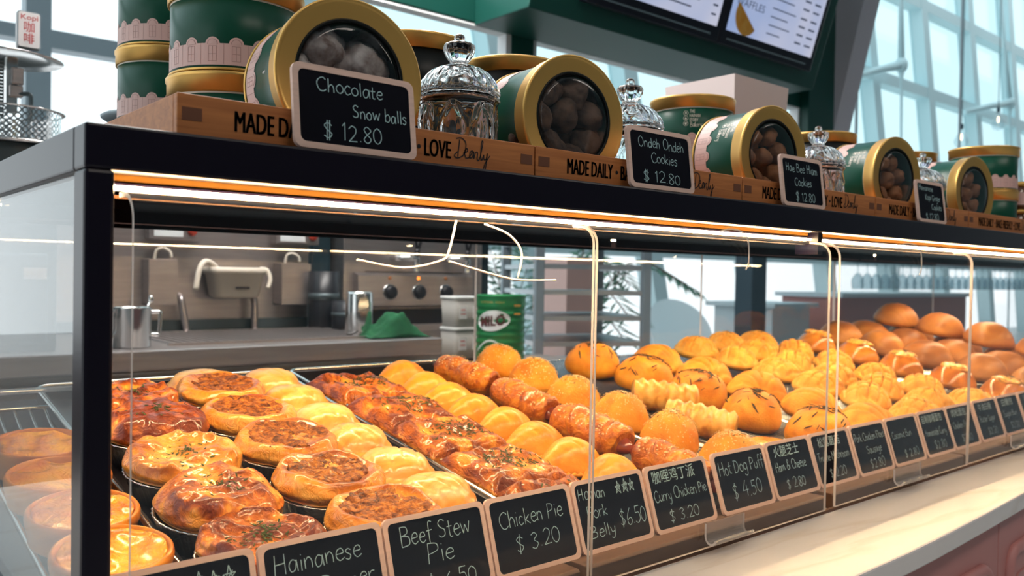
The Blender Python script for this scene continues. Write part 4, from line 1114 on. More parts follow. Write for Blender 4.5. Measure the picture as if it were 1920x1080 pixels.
# ------------------------------------------------------------------ cookie tins
TH, TR = 0.106, 0.0745
def wrap(rad, th0, z0):
    return lambda a, b: (rad * math.cos(th0 + a / rad), rad * math.sin(th0 + a / rad), z0 + b)
def tin(label, loc, rot, group, logo=None, window=False, name='cookie_tin', black=False, film=False):
    r = thing(name, label, 'tin', loc, group); r.rotation_mode = 'QUATERNION'
    r.rotation_quaternion = rot.to_quaternion()
    g = G()
    if window:
        g.lathe([(0.0, 0.0015), (TR - 0.002, 0.0015), (TR, 0.003), (TR, TH - 0.022), (TR, TH - 0.003), (TR - 0.0015, TH - 0.003), (TR - 0.0015, 0.004), (0, 0.004)], 72)
    else:
        g.lathe([(0.0, 0.0015), (TR - 0.002, 0.0015), (TR, 0.003), (TR, TH - 0.004), (0, TH - 0.004)], 72)
    obj('can', g, 'tin_black' if black else 'tin_green', r)
    g = G().lathe([(TR, 0.0), (TR + 0.0018, 0.001), (TR + 0.0018, 0.003), (TR, 0.004), (TR - 0.003, 0.002)], 72, closed=True)
    obj('base_rim', g, 'tin_gold', r)
    # lid: skirt, rolled edge, flat ring with or without a window
    wr = 0.0555
    sk = [(TR + 0.0008, TH - 0.0225), (TR + 0.003, TH - 0.022), (TR + 0.0032, TH - 0.006), (TR + 0.0045, TH - 0.0045), (TR + 0.0045, TH - 0.001), (TR + 0.003, TH), (TR + 0.001, TH - 0.001)]
    if window:
        prof = sk + [(TR - 0.001, TH - 0.002), (wr + 0.004, TH - 0.002), (wr + 0.001, TH - 0.003), (wr, TH - 0.0045), (wr + 0.001, TH - 0.005), (TR, TH - 0.005), (TR + 0.0008, TH - 0.02)]
        g = G().lathe(prof, 80, closed=True)
    else:
        g = G().lathe(sk + [(TR - 0.002, TH - 0.002), (0.0, TH - 0.002)], 80)
    lid = obj('lid', g, 'tin_gold', r)
    if window:
        g = G().lathe([(0.0, TH + 0.0015), (0.030, TH + 0.0012), (0.048, TH - 0.0003), (wr + 0.001, TH - 0.0035)], 64)
        w = obj('window', g, 'film', r); w.parent = lid
        g = G().lathe([(wr - 0.0005, TH - 0.0025), (wr + 0.0015, TH - 0.0012), (wr + 0.003, TH - 0.0022), (wr, TH - 0.005)], 64, closed=True)
        q = obj('window_rim', g, 'tin_black', r); q.parent = lid
    if not black:
        # printed paper band of little shophouses with round windows above
        g = G(); rb = TR + 0.0004; bh = 0.030
        n = 96
        g.add([(rb * math.cos(2 * PI * i / n), rb * math.sin(2 * PI * i / n), z) for z in (0.006, bh) for i in range(n)],
              [(i, (i + 1) % n, n + (i + 1) % n, n + i) for i in range(n)], 0, True)
        k = 18
        for i in range(k):
            for rr, mt in ((0.0082, 0), (0.0060, 1), (0.0052, 0)):
                c = wrap(rb + (0.0002 if mt else (0.0003 if rr < 0.006 else 0)), 2 * PI * i / k, bh - 0.001)
                m_ = 12
                g.add([c(0, 0)] + [c(rr * math.cos(PI * j / m_), rr * math.sin(PI * j / m_)) for j in range(m_ + 1)], [(0, j + 1, j + 2) for j in range(m_)], mt)
            c = wrap(rb + 0.0002, 2 * PI * i / k, 0.010)
            for (a0, a1, b0, b1) in ((-0.0048, -0.0042, 0, 0.017), (0.0042, 0.0048, 0, 0.017), (-0.0003, 0.0003, 0, 0.017), (-0.0048, 0.0048, 0.0165, 0.0171), (-0.0048, 0.0048, 0.008, 0.0086), (-0.0048, 0.0048, 0, 0.0006), (0.0125, 0.0129, -0.003, 0.020)):
                g.add([c(a0, b0), c(a1, b0), c(a1, b1), c(a0, b1)], [(0, 1, 2, 3)], 1)
        obj('paper_band', g, ['pink_paper', 'pink_line'], r)
        g = G()
        g.add([((TR + 0.0003) * math.cos(2 * PI * i / n), (TR + 0.0003) * math.sin(2 * PI * i / n), z) for z in (TH - 0.0245, TH - 0.0225) for i in range(n)],
              [(i, (i + 1) % n, n + (i + 1) % n, n + i) for i in range(n)], 0, True)
        obj('cream_line', g, 'cream_print', r)
    if logo is not None:
        g = G(); f = lambda z0: wrap(TR + 0.0005, logo, z0)
        for j in range(3):
            c = wrap(TR + 0.0005, logo - 0.020 / TR, 0.072 - 0.0092 * j)
            n = 20
            v = [c(rr * math.cos(2 * PI * i / n), rr * math.sin(2 * PI * i / n)) for rr in (0.0044, 0.0038) for i in range(n)]
            g.add(v, [(i, (i + 1) % n, n + (i + 1) % n, n + i) for i in range(n)])
            for (a0, a1, b0, b1) in (((-.002, .002, -.0015, -.0005), (-.0015, .0015, .0002, .0022)), ((-.0022, .0022, -.0018, -.0008), (-.0014, .0014, -.0008, .0012), (-.0005, .0005, .0012, .0022)), ((-.0018, .0018, -.001, .001), (-.0012, .0012, -.0022, -.001), (-.0022, .0022, .001, .0018)))[j]:
                g.add([c(a0, b0), c(a1, b0), c(a1, b1), c(a0, b1)], [(0, 1, 2, 3)])
        for j, tx in enumerate(('THE', 'HAINAN', 'STORY')):
            printed(g, tx, -0.0135, 0.0725 - 0.0078 * j, 0.0056, 0, xs=0.62, offset=0.015, fn=f(0))
        g2 = G(); scribble(g2, 'Bakery', 0, 0, 0.0085, 0.0007, 0, random.Random(3), xs=0.9)
        fz = f(0.0475)
        g.add([fz(v[0] - 0.0125, v[2] + 0.0006 * 0) for v in g2.v], g2.f)
        obj('logo', g, 'cream_print', r)
    return r

def lying(x, yaw, spin): return Matrix.Rotation(yaw, 3, 'Z') @ Matrix.Rotation(PI / 2, 3, 'X') @ Matrix.Rotation(spin, 3, 'Z')
YF = 0.058
lie = [(0.4330, 'large window cookie tin lying on its side behind the Chocolate Snowballs sign', None),
       (0.7480, 'window cookie tin of dark cookies lying between two glass jars, second from left', None),
       (1.1900, 'window cookie tin lying behind the Hae Bee Hiam sign', 2.72),
       (1.6060, 'window cookie tin lying left of the Kopi Ginger sign', 2.72),
       (1.9690, 'last window cookie tin lying at the far end, right of the Kopi Ginger sign', None)]
tins = []
for x, lab, lg in lie:
    yaw = R(-6)
    c = Vector((x, YF, CZ + TR + 0.0046))
    rot = lying(x, yaw, 0)
    ax = rot @ Vector((0, 0, 1))
    tins.append((c - ax * TH, rot, lab))
    # spin so that the print faces up and to the left
    tin(lab, c - ax * TH, rot, 'window tins lying on the crates', logo=lg, window=True)

def stand(x, y, n, label, logo=None, black=False, z0=CZ, levels=None):
    for k in range(n):
        w = ('lowest', 'upper', 'topmost')[k] if n == 3 else ('lower', 'upper')[k] if n == 2 else 'single'
        tin(label % w, (x, y, z0 + k * (TH + 0.0006)), Matrix.Rotation(logo_rot(x, y), 3, 'Z'), 'upright cookie tins', logo=logo if k == n - 1 else None, black=black, name='cookie_tin')
def logo_rot(x, y): return math.atan2(-0.70 - y, -x) 
stand(0.414, 0.300, 2, '%s upright tin of the stack at the left end, touching the big window tin')
stand(0.452, 0.640, 3, '%s upright tin of the stack farther back at the left end', z0=BT + 0.001)
stand(1.292, 0.300, 2, '%s upright tin of the stack behind the Hae Bee Hiam sign', logo=0.12)
stand(0.690, 0.330, 2, '%s black upright tin behind the first glass jar', black=True)
stand(0.875, 0.330, 2, '%s black upright tin behind the second lying tin', black=True)
stand(1.800, 0.330, 2, '%s black upright tin behind the third glass jar', black=True)
stand(2.215, 0.330, 2, '%s black upright tin behind the fourth glass jar', black=True)
stand(2.250, 0.150, 2, '%s upright tin of the stack right of the last window tin')

# cookies seen through the windows
def cookie(name, mat, rad, seed):
    o = seed * 3.0 + 500
    g = G().blob([(rad * math.sin(PI * k / 18) if 0 < k < 18 else 0, rad * math.cos(PI * k / 18)) for k in range(19)], 34,
                 lambda p, t, a: p * (0.26 * NZ(p, 55, o) + 0.20 * NZ(p, 24, o) + 0.12 * NZ(p, 130, o)))
    ob = obj(name, g, mat)
    return ob
def fill(k, name, mat, rad, spots, label, group, nv=3):
    c0, rot, lab = tins[k]
    pro = [cookie(name, mat, rad, s + 7 * k) for s in range(min(nv, len(spots)))]
    for i, (a, b, dz) in enumerate(spots):
        o = pro[i] if i < len(pro) else pro[i % len(pro)].copy()
        if i >= len(pro): C.objects.link(o)
        # a to the right, b up, dz into the tin
        p = Vector(c0) + rot @ Vector((0, 0, TH - dz)) + Vector((math.cos(R(-6)) * a, math.sin(R(-6)) * a, b))
        o.location = p; o.rotation_euler = (i * 1.3, i * 0.7, i * 2.1)
        tag(o, label, 'cookie', group)
sn = 0.0245
fill(0, 'snowball_cookie', 'snow_choc', sn, [(-0.021, 0.032, 0.031), (0.021, 0.018, 0.030), (-0.047, 0.000, 0.036), (0.048, -0.016, 0.034), (0.004, -0.032, 0.031), (-0.036, -0.044, 0.034), (0.046, 0.040, 0.060), (0.010, -0.058, 0.060), (-0.012, 0.002, 0.075)],
     'sugar dusted chocolate cookie ball behind the window of the big tin', 'cookie balls in the big window tin', 4)
fill(1, 'chocolate_cookie', 'choc_cookie', 0.0215, [(-0.028, 0.034, 0.026), (0.014, 0.036, 0.026), (0.040, 0.012, 0.028), (-0.042, 0.000, 0.026), (-0.004, 0.004, 0.022), (0.034, -0.026, 0.026), (-0.020, -0.036, 0.028), (0.010, -0.046, 0.030), (-0.046, -0.030, 0.040), (0.012, -0.016, 0.050), (-0.022, 0.014, 0.056), (0.044, 0.040, 0.05)],
     'dark chocolate cookie behind the window of the second lying tin', 'dark cookies in the second window tin')
for kk, nm in ((2, 'third'), (3, 'fourth'), (4, 'fifth')):
    fill(kk, 'biscuit', 'tan_cookie', 0.0165, [(-0.026, 0.030, 0.026), (0.014, 0.034, 0.030), (0.038, 0.010, 0.028), (-0.040, -0.004, 0.028), (0.000, 0.000, 0.026), (0.030, -0.026, 0.026), (-0.020, -0.034, 0.026), (0.006, -0.046, 0.030), (-0.008, 0.018, 0.052), (0.018, -0.014, 0.05)],
         'tan round biscuit behind the window of the %s lying tin' % nm, 'biscuits in the %s window tin' % nm)

# ------------------------------------------------------------------ crystal jars
def jar(x, y, s, label):
    r = thing('crystal_jar', label, 'jar', (x, y, CZ + 0.0005), 'cut glass jars between the tins'); r.scale = (s, s, s)
    fac = lambda a, z: 1 + (0.050 * max(0, 1 - abs(abs(math.sin(4 * a)) - 0.95 * abs(math.sin((z - 0.012) * 46))) * 5) + 0.022 * max(0, math.sin(16 * a)) * max(0, math.sin((z - 0.012) * 92))) * (1 if 0.008 < z < 0.078 else 0)
    out = catmull([(0.0, 0.0), (0.034, 0.0), (0.038, 0.004), (0.042, 0.020), (0.0445, 0.040), (0.045, 0.060), (0.044, 0.076), (0.046, 0.080), (0.0475, 0.083), (0.046, 0.087)], 8)
    out[0] = (0, 0)
    inn = [(0.043, 0.087), (0.0405, 0.080), (0.041, 0.060), (0.0405, 0.040), (0.038, 0.022), (0.032, 0.010), (0.0, 0.009)]
    g = G().lathe(out + inn, 160, rfun=fac)
    obj('bowl', g, 'crystal', r)
    fl = lambda a, z: 1 + (0.035 * abs(math.sin(6 * a + 1.1 * math.sin(z * 260))) + 0.02 * math.sin(24 * a)) * (1 if 0.094 < z < 0.122 else 0) + (0.07 * abs(math.sin(6 * a)) if z > 0.128 else 0)
    lid = catmull([(0.0475, 0.0885), (0.048, 0.091), (0.046, 0.095), (0.0435, 0.103), (0.036, 0.114), (0.024, 0.122), (0.013, 0.126), (0.010, 0.129), (0.013, 0.133), (0.0165, 0.140), (0.0175, 0.147), (0.015, 0.1505), (0.009, 0.1515), (0.0055, 0.153), (0.0062, 0.157), (0.0045, 0.161), (0.0, 0.1625)], 5)
    lid[-1] = (0, 0.1625)
    inner = [(0.0, 0.119), (0.022, 0.117), (0.034, 0.108), (0.0405, 0.099), (0.0435, 0.0885)]
    g = G().lathe(lid + inner, 144, rfun=fl, closed=False)
    obj('lid', g, 'crystal', r)
    g = G()
    for zz, rr, n in ((0.0845, 0.0475, 56), (0.0925, 0.0478, 60)):
        for i in range(n):
            a = 2 * PI * i / n; c = (rr * math.cos(a), rr * math.sin(a), zz)
            g.lathe([(0.0, -0.0016), (0.0014, 0.0), (0.0, 0.0016)], 6, c=c)
    obj('beading', g, 'crystal', r)
jar(0.598, 0.100, 1.0, 'cut glass jar with a crown lid right of the Chocolate Snowballs sign')
jar(0.900, 0.105, 0.99, 'cut glass jar half hidden behind the Ondeh Ondeh sign')
jar(1.400, 0.105, 0.97, 'cut glass jar right of the Hae Bee Hiam sign')
jar(1.815, 0.105, 0.95, 'farthest cut glass jar, behind the Kopi Ginger sign')

# jam jars at the far end
def jam_jar(x, y, z, label):
    r = thing('jam_jar', label, 'jar', (x, y, z), 'small jam jars at the far end')
    obj('glass', G().lathe([(0, 0), (0.030, 0), (0.034, 0.004), (0.034, 0.044), (0.028, 0.054), (0.027, 0.058), (0, 0.058)], 40), 'jam', r)
    obj('lid', G().lathe([(0, 0.0675), (0.029, 0.0675), (0.031, 0.066), (0.031, 0.056), (0.0285, 0.056), (0.0, 0.0585)][::-1], 40), 'tin_gold', r)
    n = 30
    g = G().add([(0.0345 * math.cos(2 * PI * i / n), 0.0345 * math.sin(2 * PI * i / n), q) for q in (0.010, 0.040) for i in range(n)], [(i, (i + 1) % n, n + (i + 1) % n, n + i) for i in range(n)], 0, True)
    obj('paper_label', g, 'pink_paper', r)
for x, y, k, lab in ((2.34, 0.10, 0, 'lower jam jar with a gold lid right of the last tins'), (2.34, 0.10, 1, 'upper jam jar with a gold lid and pink label right of the last tins'),
                     (2.43, 0.12, 0, 'lone jam jar beside the stacked pair at the far end'), (2.50, 0.08, 0, 'farthest jam jar, at the picture edge')):
    jam_jar(x, y, CZ + 0.068 * k, lab)

# pale card box behind the tins
r = thing('cake_box', 'pale pink card box standing behind the upright tins on the case top', 'box', (1.63, 0.46, BT + 0.0005))
g = G()
b0 = [(0.02, 0.0), (0.20, 0.0), (0.20, 0.17), (0.02, 0.17)]; b1 = [(0.0, -0.015), (0.22, -0.015), (0.22, 0.185), (0.0, 0.185)]; hh = 0.352
g.add([(a, b, 0) for a, b in b0] + [(a, b, hh) for a, b in b1] + [(a + (0.003 if a < 0.1 else -0.003), b + (0.003 if b < 0.08 else -0.003), hh) for a, b in b1] + [(a + (0.003 if a < 0.1 else -0.003), b + (0.003 if b < 0.08 else -0.003), 0.004) for a, b in b0],
      [(0, 3, 2, 1)] + [(i, (i + 1) % 4, 4 + (i + 1) % 4, 4 + i) for i in range(4)] + [(4 + i, 4 + (i + 1) % 4, 8 + (i + 1) % 4, 8 + i) for i in range(4)] + [(8 + i, 8 + (i + 1) % 4, 12 + (i + 1) % 4, 12 + i) for i in range(4)] + [(12, 13, 14, 15)])
obj('carton', g, 'box_card', r)
g = G().box(0.003, 0.217, -0.012, 0.182, hh - 0.006, hh - 0.004)
obj('flap', g, 'box_card', r)
# ------------------------------------------------------------------ kitchen bench and what stands on it
BZ = 1.105
t = thing('kitchen_bench', 'stainless steel bench behind the pastry case', 'bench', (-1.4, 1.45, 0), world=True)
obj('worktop', G().box(-1.4, 1.56, 1.45, 2.16, BZ - 0.05, BZ), 'steel', t, bevel=0.004)
obj('body', G().box(-1.39, 1.55, 1.50, 2.15, 0.0, BZ - 0.05), 'steel_matt', t)
for x0 in (-0.5, 0.08, 0.66, 1.0):
    w = 0.54 if x0 < 0.6 else (0.30 if x0 < 0.9 else 0.5)
    d = obj('drawer', G().box(x0, x0 + w, 1.485, 1.50, BZ - 0.27, BZ - 0.075), 'steel_matt', t, bevel=0.003)
    hd = obj('drawer_lip', G().box(x0, x0 + w, 1.470, 1.485, BZ - 0.087, BZ - 0.075), 'steel_bright', t); hd.parent = d
for k in range(1):
    g = G()
    for i in range(26):
        g.box(0.78 + 0.026 * i, 0.792 + 0.026 * i, 1.56, 1.98, BZ + 0.001, BZ + 0.006)
    g.box(0.76, 1.45, 1.55, 1.56, BZ, BZ + 0.007); g.box(0.76, 1.45, 1.98, 1.99, BZ, BZ + 0.007)
    obj('drip_grate', g, 'steel', t)

t = thing('prep_table', 'low steel table right of the bench, holding the green can', 'table', (2.05, 1.55, 0), world=True)
obj('table_top', G().box(1.575, 2.42, 1.20, 1.95, 0.945, 0.975), 'steel_matt', t, bevel=0.003)
for x in (1.60, 2.38):
    for y in (1.24, 1.91):
        obj('leg', G().box(x - 0.018, x + 0.018, y - 0.018, y + 0.018, 0, 0.945), 'steel_matt', t)

# wall mounted steel cooker back with digital controls
t = thing('noodle_cooker', 'steel cooker back panel with control boxes and red buttons above the bench', 'cooker', (0.77, 2.1, BZ), world=True)
obj('back_panel', G().box(0.60, 1.445, 2.12, 2.20, BZ, 1.60), 'steel', t, bevel=0.003)
obj('foot_strip', G().box(0.62, 1.43, 2.095, 2.12, BZ + 0.001, BZ + 0.035), 'steel_dark', t)
for a, b, rx in ((0.874, 1.035, 1.008), (1.298, 1.462, 1.436)):
    c = obj('control_box', G().box(a, b, 2.075, 2.12, 1.398, 1.452), 'steel', t, bevel=0.004)
    d = obj('display', G().box(a + 0.015, b - 0.055, 2.073, 2.076, 1.408, 1.444), 'white_light_wall', t); d.parent = c
    bt = obj('red_button', G().lathe([(0, 0), (0.014, 0), (0.013, 0.010), (0, 0.012)], 20).xform(Matrix.Translation((rx, 2.075, 1.426)) @ Matrix.Rotation(PI / 2, 4, 'X')), 'red_lacquer', t); bt.parent = c
for a, b in ((0.977, 0.992), (1.220, 1.221)):
    g = G().tube(catmull([(a, 2.105, 1.22), (a + 0.001, 2.085, 1.212), (a + 0.002, 2.075, 1.19), (b, 2.07, BZ + 0.002)]), 0.011, 10)
    obj('drain_pipe', g, 'steel', t)
for a, b, zb in ((0.867, 0.955, 1.192), (1.309, 1.419, 1.188)):
    c = thing('steel_caddy', 'steel utensil caddy on the cooker panel, %s of the white basket' % ('left' if a < 1 else 'right'), 'utensil holder', (a, 2.06, zb), 'steel caddies', world=True)
    g = G(); h = 0.143
    g.box(a, b, 2.05, 2.054, zb, zb + h); g.box(a, a + 0.004, 2.054, 2.118, zb, zb + h); g.box(b - 0.004, b, 2.054, 2.118, zb, zb + h); g.box(a, b, 2.054, 2.118, zb, zb + 0.004)
    obj('box', g, 'steel', c, bevel=0.001)
    u = thing('ladle', 'utensil with a curved handle standing in the %s steel caddy' % ('left' if a < 1 else 'right'), 'ladle', (a + 0.04, 2.085, zb + 0.006), 'utensils in the caddies', world=True)
    obj('handle', G().tube(catmull([(a + 0.03, 2.085, zb + 0.006), (a + 0.028, 2.083, zb + 0.15), (a + 0.045, 2.075, zb + 0.178), (a + 0.07, 2.07, zb + 0.168), (a + 0.074, 2.07, zb + 0.15)]), 0.005, 10), 'white_plastic', u)
t = thing('white_basket', 'white plastic basket with curved handles hanging on the cooker panel', 'basket', (1.14, 2.06, 1.213), world=True)
g = G()
def ring(w, d, z, x=1.143, y=2.055): return [(x - w / 2 + a, y - d / 2 + b, z) for a, b in rrect(w, d, 0.02, 4)]
L1 = [ring(0.135, 0.075, 1.213), ring(0.150, 0.085, 1.222), ring(0.172, 0.100, 1.290), ring(0.186, 0.112, 1.292), ring(0.188, 0.114, 1.314), ring(0.176, 0.102, 1.314), ring(0.160, 0.090, 1.285), ring(0.140, 0.075, 1.228)]
n = len(L1[0]); vs = [p for q in L1 for p in q]; f = []
for i in range(len(L1) - 1):
    f += [(i * n + j, i * n + (j + 1) % n, (i + 1) * n + (j + 1) % n, (i + 1) * n + j) for j in range(n)]
f += [tuple(range(n))[::-1], tuple((len(L1) - 1) * n + j for j in range(n))]
g.add(vs, f, 0, True); obj('tub', g, 'white_plastic', t)
obj('handle', G().tube(catmull([(1.085, 2.04, 1.298), (1.06, 2.03, 1.322), (1.03, 2.02, 1.330), (1.008, 2.01, 1.30), (0.996, 2.005, 1.240)]), 0.009, 10), 'white_plastic', t)
obj('handle', G().tube(catmull([(1.225, 2.04, 1.310), (1.245, 2.03, 1.305), (1.252, 2.02, 1.275), (1.242, 2.015, 1.245)]), 0.008, 10), 'white_plastic', t)
obj('label_strip', G().box(1.125, 1.172, 1.9985, 2.0, 1.243, 1.250), 'ink', t)

# steel water boiler with two taps, three knobs
t = thing('water_boiler', 'steel boiler with two taps and three black knobs behind the case', 'boiler', (1.9, 2.12, BZ - 0.001), world=True)
obj('housing', G().box(1.587, 2.245, 2.12, 2.55, BZ - 0.16, 1.62), 'steel', t, bevel=0.004)
obj('control_panel', G().prism([(2.12, 1.170), (2.085, 1.178), (2.085, 1.296), (2.12, 1.306)], 1.63, 2.17), 'steel', t, bevel=0.002)
obj('dark_slot', G().box(1.70, 2.15, 2.105, 2.121, 1.105, 1.165), 'dark_plastic', t)  # black slot below the control panel
obj('ledge', G().box(1.62, 2.19, 2.075, 2.121, BZ - 0.03, BZ + 0.0), 'steel', t, bevel=0.002)
obj('seam', G().box(1.68, 2.14, 2.1175, 2.1205, 1.306, 1.310), 'dark_plastic', t)
RX = Matrix.Rotation(PI / 2, 4, 'X')
for k, x in enumerate((1.766, 1.899, 2.030)):
    a = obj('knob', G().lathe([(0, 0), (0.026, 0), (0.024, 0.022), (0.020, 0.026), (0, 0.026)], 28).xform(Matrix.Translation((x, 2.084, 1.231)) @ RX), 'dark_plastic', t)
    b = obj('knob_ring', G().lathe([(0.026, 0.0), (0.031, 0.0), (0.031, 0.006), (0.026, 0.008)], 28, closed=True).xform(Matrix.Translation((x, 2.085, 1.231)) @ RX), 'steel_bright', t); b.parent = a
    obj('lamp', G().lathe([(0, 0), (0.0075, 0), (0.006, 0.004), (0, 0.005)], 14).xform(Matrix.Translation((x + 0.001, 2.085, 1.285)) @ RX), 'amber_lamp' if k == 1 else 'amber_off', t, label='glowing orange lamp' if k == 1 else None)
for x in (1.80, 2.045):
    tp = obj('tap', G().tube(catmull([(x, 2.12, 1.362), (x, 2.08, 1.364), (x + 0.03, 2.05, 1.362), (x + 0.06, 2.045, 1.36), (x + 0.062, 2.045, 1.345), (x + 0.060, 2.045, 1.308)]), [0.016, 0.016, 0.015] + [0.012] * 20 if False else 0.013, 12), 'steel_bright', t)
    lv = obj('tap_lever', G().tube([(x + 0.062, 2.045, 1.37), (x + 0.064, 2.042, 1.40)], 0.011, 8).tube([(x + 0.060, 2.042, 1.395), (x + 0.052, 2.04, 1.446)], 0.006, 8).tube([(x + 0.068, 2.042, 1.395), (x + 0.082, 2.04, 1.446)], 0.006, 8), 'dark_plastic', t); lv.parent = tp

t = thing('steel_canister', 'shiny steel canister on the bench left of the green cloth', 'canister', (1.362, 1.62, BZ + 0.0005))
obj('body', G().lathe([(0, 0), (0.040, 0), (0.042, 0.004), (0.042, 0.132), (0.040, 0.138), (0.038, 0.138), (0.038, 0.006), (0, 0.006)], 40), 'steel_bright', t)
for x, y, h, lab in ((1.455, 2.02, 0.20, 'tall dark pot in the gap left of the boiler'), (1.47, 1.88, 0.10, 'short dark pot in the gap left of the boiler')):
    p = thing('dark_pot', lab, 'pot', (x, y, BZ + 0.0005)); obj('body', G().lathe([(0, 0), (0.05, 0), (0.054, 0.006), (0.054, h), (0.050, h), (0.048, 0.008), (0, 0.008)], 32), 'dark_plastic', p)
    obj('band', G().lathe([(0.0545, h * 0.5), (0.0555, h * 0.5), (0.0555, h * 0.62), (0.0545, h * 0.62)], 32, closed=True), 'steel_dark', p)

def heap(nx, ny, w, d, hf, o):
    g = G(); v = []
    for j in range(ny + 1):
        for i in range(nx + 1):
            u, s = i / nx, j / ny
            x, y = (u - 0.5) * w, (s - 0.5) * d
            e = min(1, min(u, 1 - u, s, 1 - s) * 5)
            q = Vector((x, y, 0))
            v.append((x * (1 + 0.25 * NZ(q, 9, o)), y * (1 + 0.2 * NZ(q, 11, o + 2)), max(0.001, hf(u, s) * e + 0.018 * e * NZ(q, 24, o) + 0.008 * e * NZ(q, 60, o))))
    L = lambda i, j: j * (nx + 1) + i
    f = [(L(i, j), L(i + 1, j), L(i + 1, j + 1), L(i, j + 1)) for j in range(ny) for i in range(nx)]
    return g.add(v, f, 0, True)
t = heap(40, 26, 0.21, 0.12, lambda u, s: 0.055 * math.exp(-((u - 0.52) / 0.24) ** 2) + 0.014, 700)
t = obj('green_cloth', t, 'cloth_green'); t.location = (1.450, 1.555, BZ + 0.0005); tag(t, 'crumpled dark green cloth on the steel bench', 'cloth')
sol = t.modifiers.new('thick', 'SOLIDIFY'); sol.thickness = 0.003; sol.offset = 1

# steel jug with a spoon
t = thing('steel_jug', 'steel jug with square handles just right of the black post', 'jug', (0.672, 1.56, BZ + 0.0005))
obj('body', G().lathe([(0, 0), (0.044, 0), (0.046, 0.003), (0.046, 0.098), (0.048, 0.101), (0.044, 0.101), (0.044, 0.005), (0, 0.005)], 44), 'steel_bright', t)
for sgn in (-1, 1):
    obj('handle', G().tube(catmull([(sgn * 0.045, 0, 0.088), (sgn * 0.066, 0, 0.088), (sgn * 0.070, 0, 0.080), (sgn * 0.068, 0, 0.040), (sgn * 0.064, 0, 0.030), (sgn * 0.045, 0, 0.030)]), 0.0055, 8), 'steel_bright', t)
t = thing('spoon', 'spoon leaning out of the steel jug', 'spoon', (0.672, 1.56, BZ + 0.006))
obj('handle', G().tube([(0.0, 0, 0.001), (0.042, -0.01, 0.112)], 0.0035, 8), 'steel_bright', t)
obj('tip', G().blob([(0.007 * math.sin(PI * k / 8) if 0 < k < 8 else 0, 0.010 * math.cos(PI * k / 8)) for k in range(9)], 12).xform(Matrix.Translation((0.043, -0.0103, 0.116))), 'steel_bright', t)

# stacked food boxes and the green malt drink can on the low table
def food_box(z, label):
    t = thing('food_box', label, 'food container', (1.85, 1.74, z), 'stacked food boxes')
    n0 = rrect(0.125, 0.10, 0.018, 4)
    def rg(s, zz): return [((a - 0.0625) * s, (b - 0.05) * s, zz) for a, b in n0]
    L = [rg(0.86, 0.0), rg(0.90, 0.003), rg(0.99, 0.098), rg(0.96, 0.098), rg(0.86, 0.006)]
    n = len(n0); f = []
    for i in range(len(L) - 1): f += [(i * n + j, i * n + (j + 1) % n, (i + 1) * n + (j + 1) % n, (i + 1) * n + j) for j in range(n)]
    f += [tuple(range(n))[::-1], tuple((len(L) - 1) * n + j for j in range(n))]
    obj('tub', G().add([p for q in L for p in q], f, 0, True), 'frosted', t)
    obj('contents', G().box(-0.05, 0.05, -0.036, 0.036, 0.008, 0.060), 'ledge_wood', t, bevel=0.01)
    obj('lid', G().prism_dir([((a - 0.0625) * 1.05, (b - 0.05) * 1.05) for a, b in n0], (0, 0, 0.099), (1, 0, 0), (0, 1, 0), (0, 0, 0.010)), 'can_white', t, bevel=0.003)
    for x0 in (-0.045, 0.015):
        p = obj('sticker', G().box(x0, x0 + 0.034, -0.0495, -0.0485, 0.030, 0.076), 'white_paper', t)
        q = obj('print', G().box(x0 + 0.008, x0 + 0.026, -0.0502, -0.0495, 0.060, 0.064).box(x0 + 0.006, x0 + 0.028, -0.0502, -0.0495, 0.046, 0.049), 'red_print', t); q.parent = p
food_box(1.0065, 'lower clear food box of the pair left of the green can')
food_box(1.1165, 'upper clear food box of the pair left of the green can')
t = thing('box_stand', 'small dark stand under the pair of food boxes', 'stand', (1.85, 1.74, 0.9755)); obj('block', G().box(-0.06, 0.06, -0.05, 0.05, 0, 0.0305), 'dark_plastic', t, bevel=0.003)

t = thing('malt_drink_can', 'big green ribbed can with a white brown lettered emblem', 'can', (1.835, 1.50, 0.9755))
cr = 0.083; chh = 0.262
prof = [(0, 0), (cr, 0), (cr + 0.002, 0.003), (cr, 0.008)]
for k in range(60):
    z = 0.012 + (chh - 0.030) * k / 59
    prof.append((cr - 0.0018 + 0.0018 * math.cos(k * PI / 3) if 0.03 < z < chh - 0.04 else cr, z))
prof += [(cr, chh - 0.010), (cr + 0.002, chh - 0.006), (cr + 0.002, chh), (cr - 0.003, chh), (cr - 0.004, chh - 0.005), (0, chh - 0.005)]
obj('body', G().lathe(prof, 64), 'can_green', t)
va = math.atan2(-2.2, -1.835)
g = G(); wf = wrap(cr + 0.0012, va - 0.34, 0.0); n = 40
ov = [(0.058 * math.cos(2 * PI * i / n) * (1 + 0.05 * math.cos(4 * PI * i / n)) , 0.178 + 0.034 * math.sin(2 * PI * i / n) + 0.10 * 0.050 * math.cos(2 * PI * i / n)) for i in range(n)]
cx = [wf(0, 0.178)]
g.add(cx + [wf(*p) for p in ov], [(0, 1 + i, 1 + (i + 1) % n) for i in range(n)])
obj('emblem', g, 'can_white', t)
g = G(); wf2 = wrap(cr + 0.0034, va - 0.34, 0.0)
printed(g, 'MILO', -0.044, 0.162, 0.032, 0, width=0.088, offset=0.03, fn=lambda a, b: wf2(a, b + 0.10 * a))
obj('lettering', g, 'can_brown', t)
g = G()
printed(g, 'NUTRITIONAL', -0.045, 0.235, 0.007, 0, width=0.05, fn=wf2); printed(g, 'ENERGY', 0.012, 0.235, 0.007, 0, width=0.03, fn=wf2)
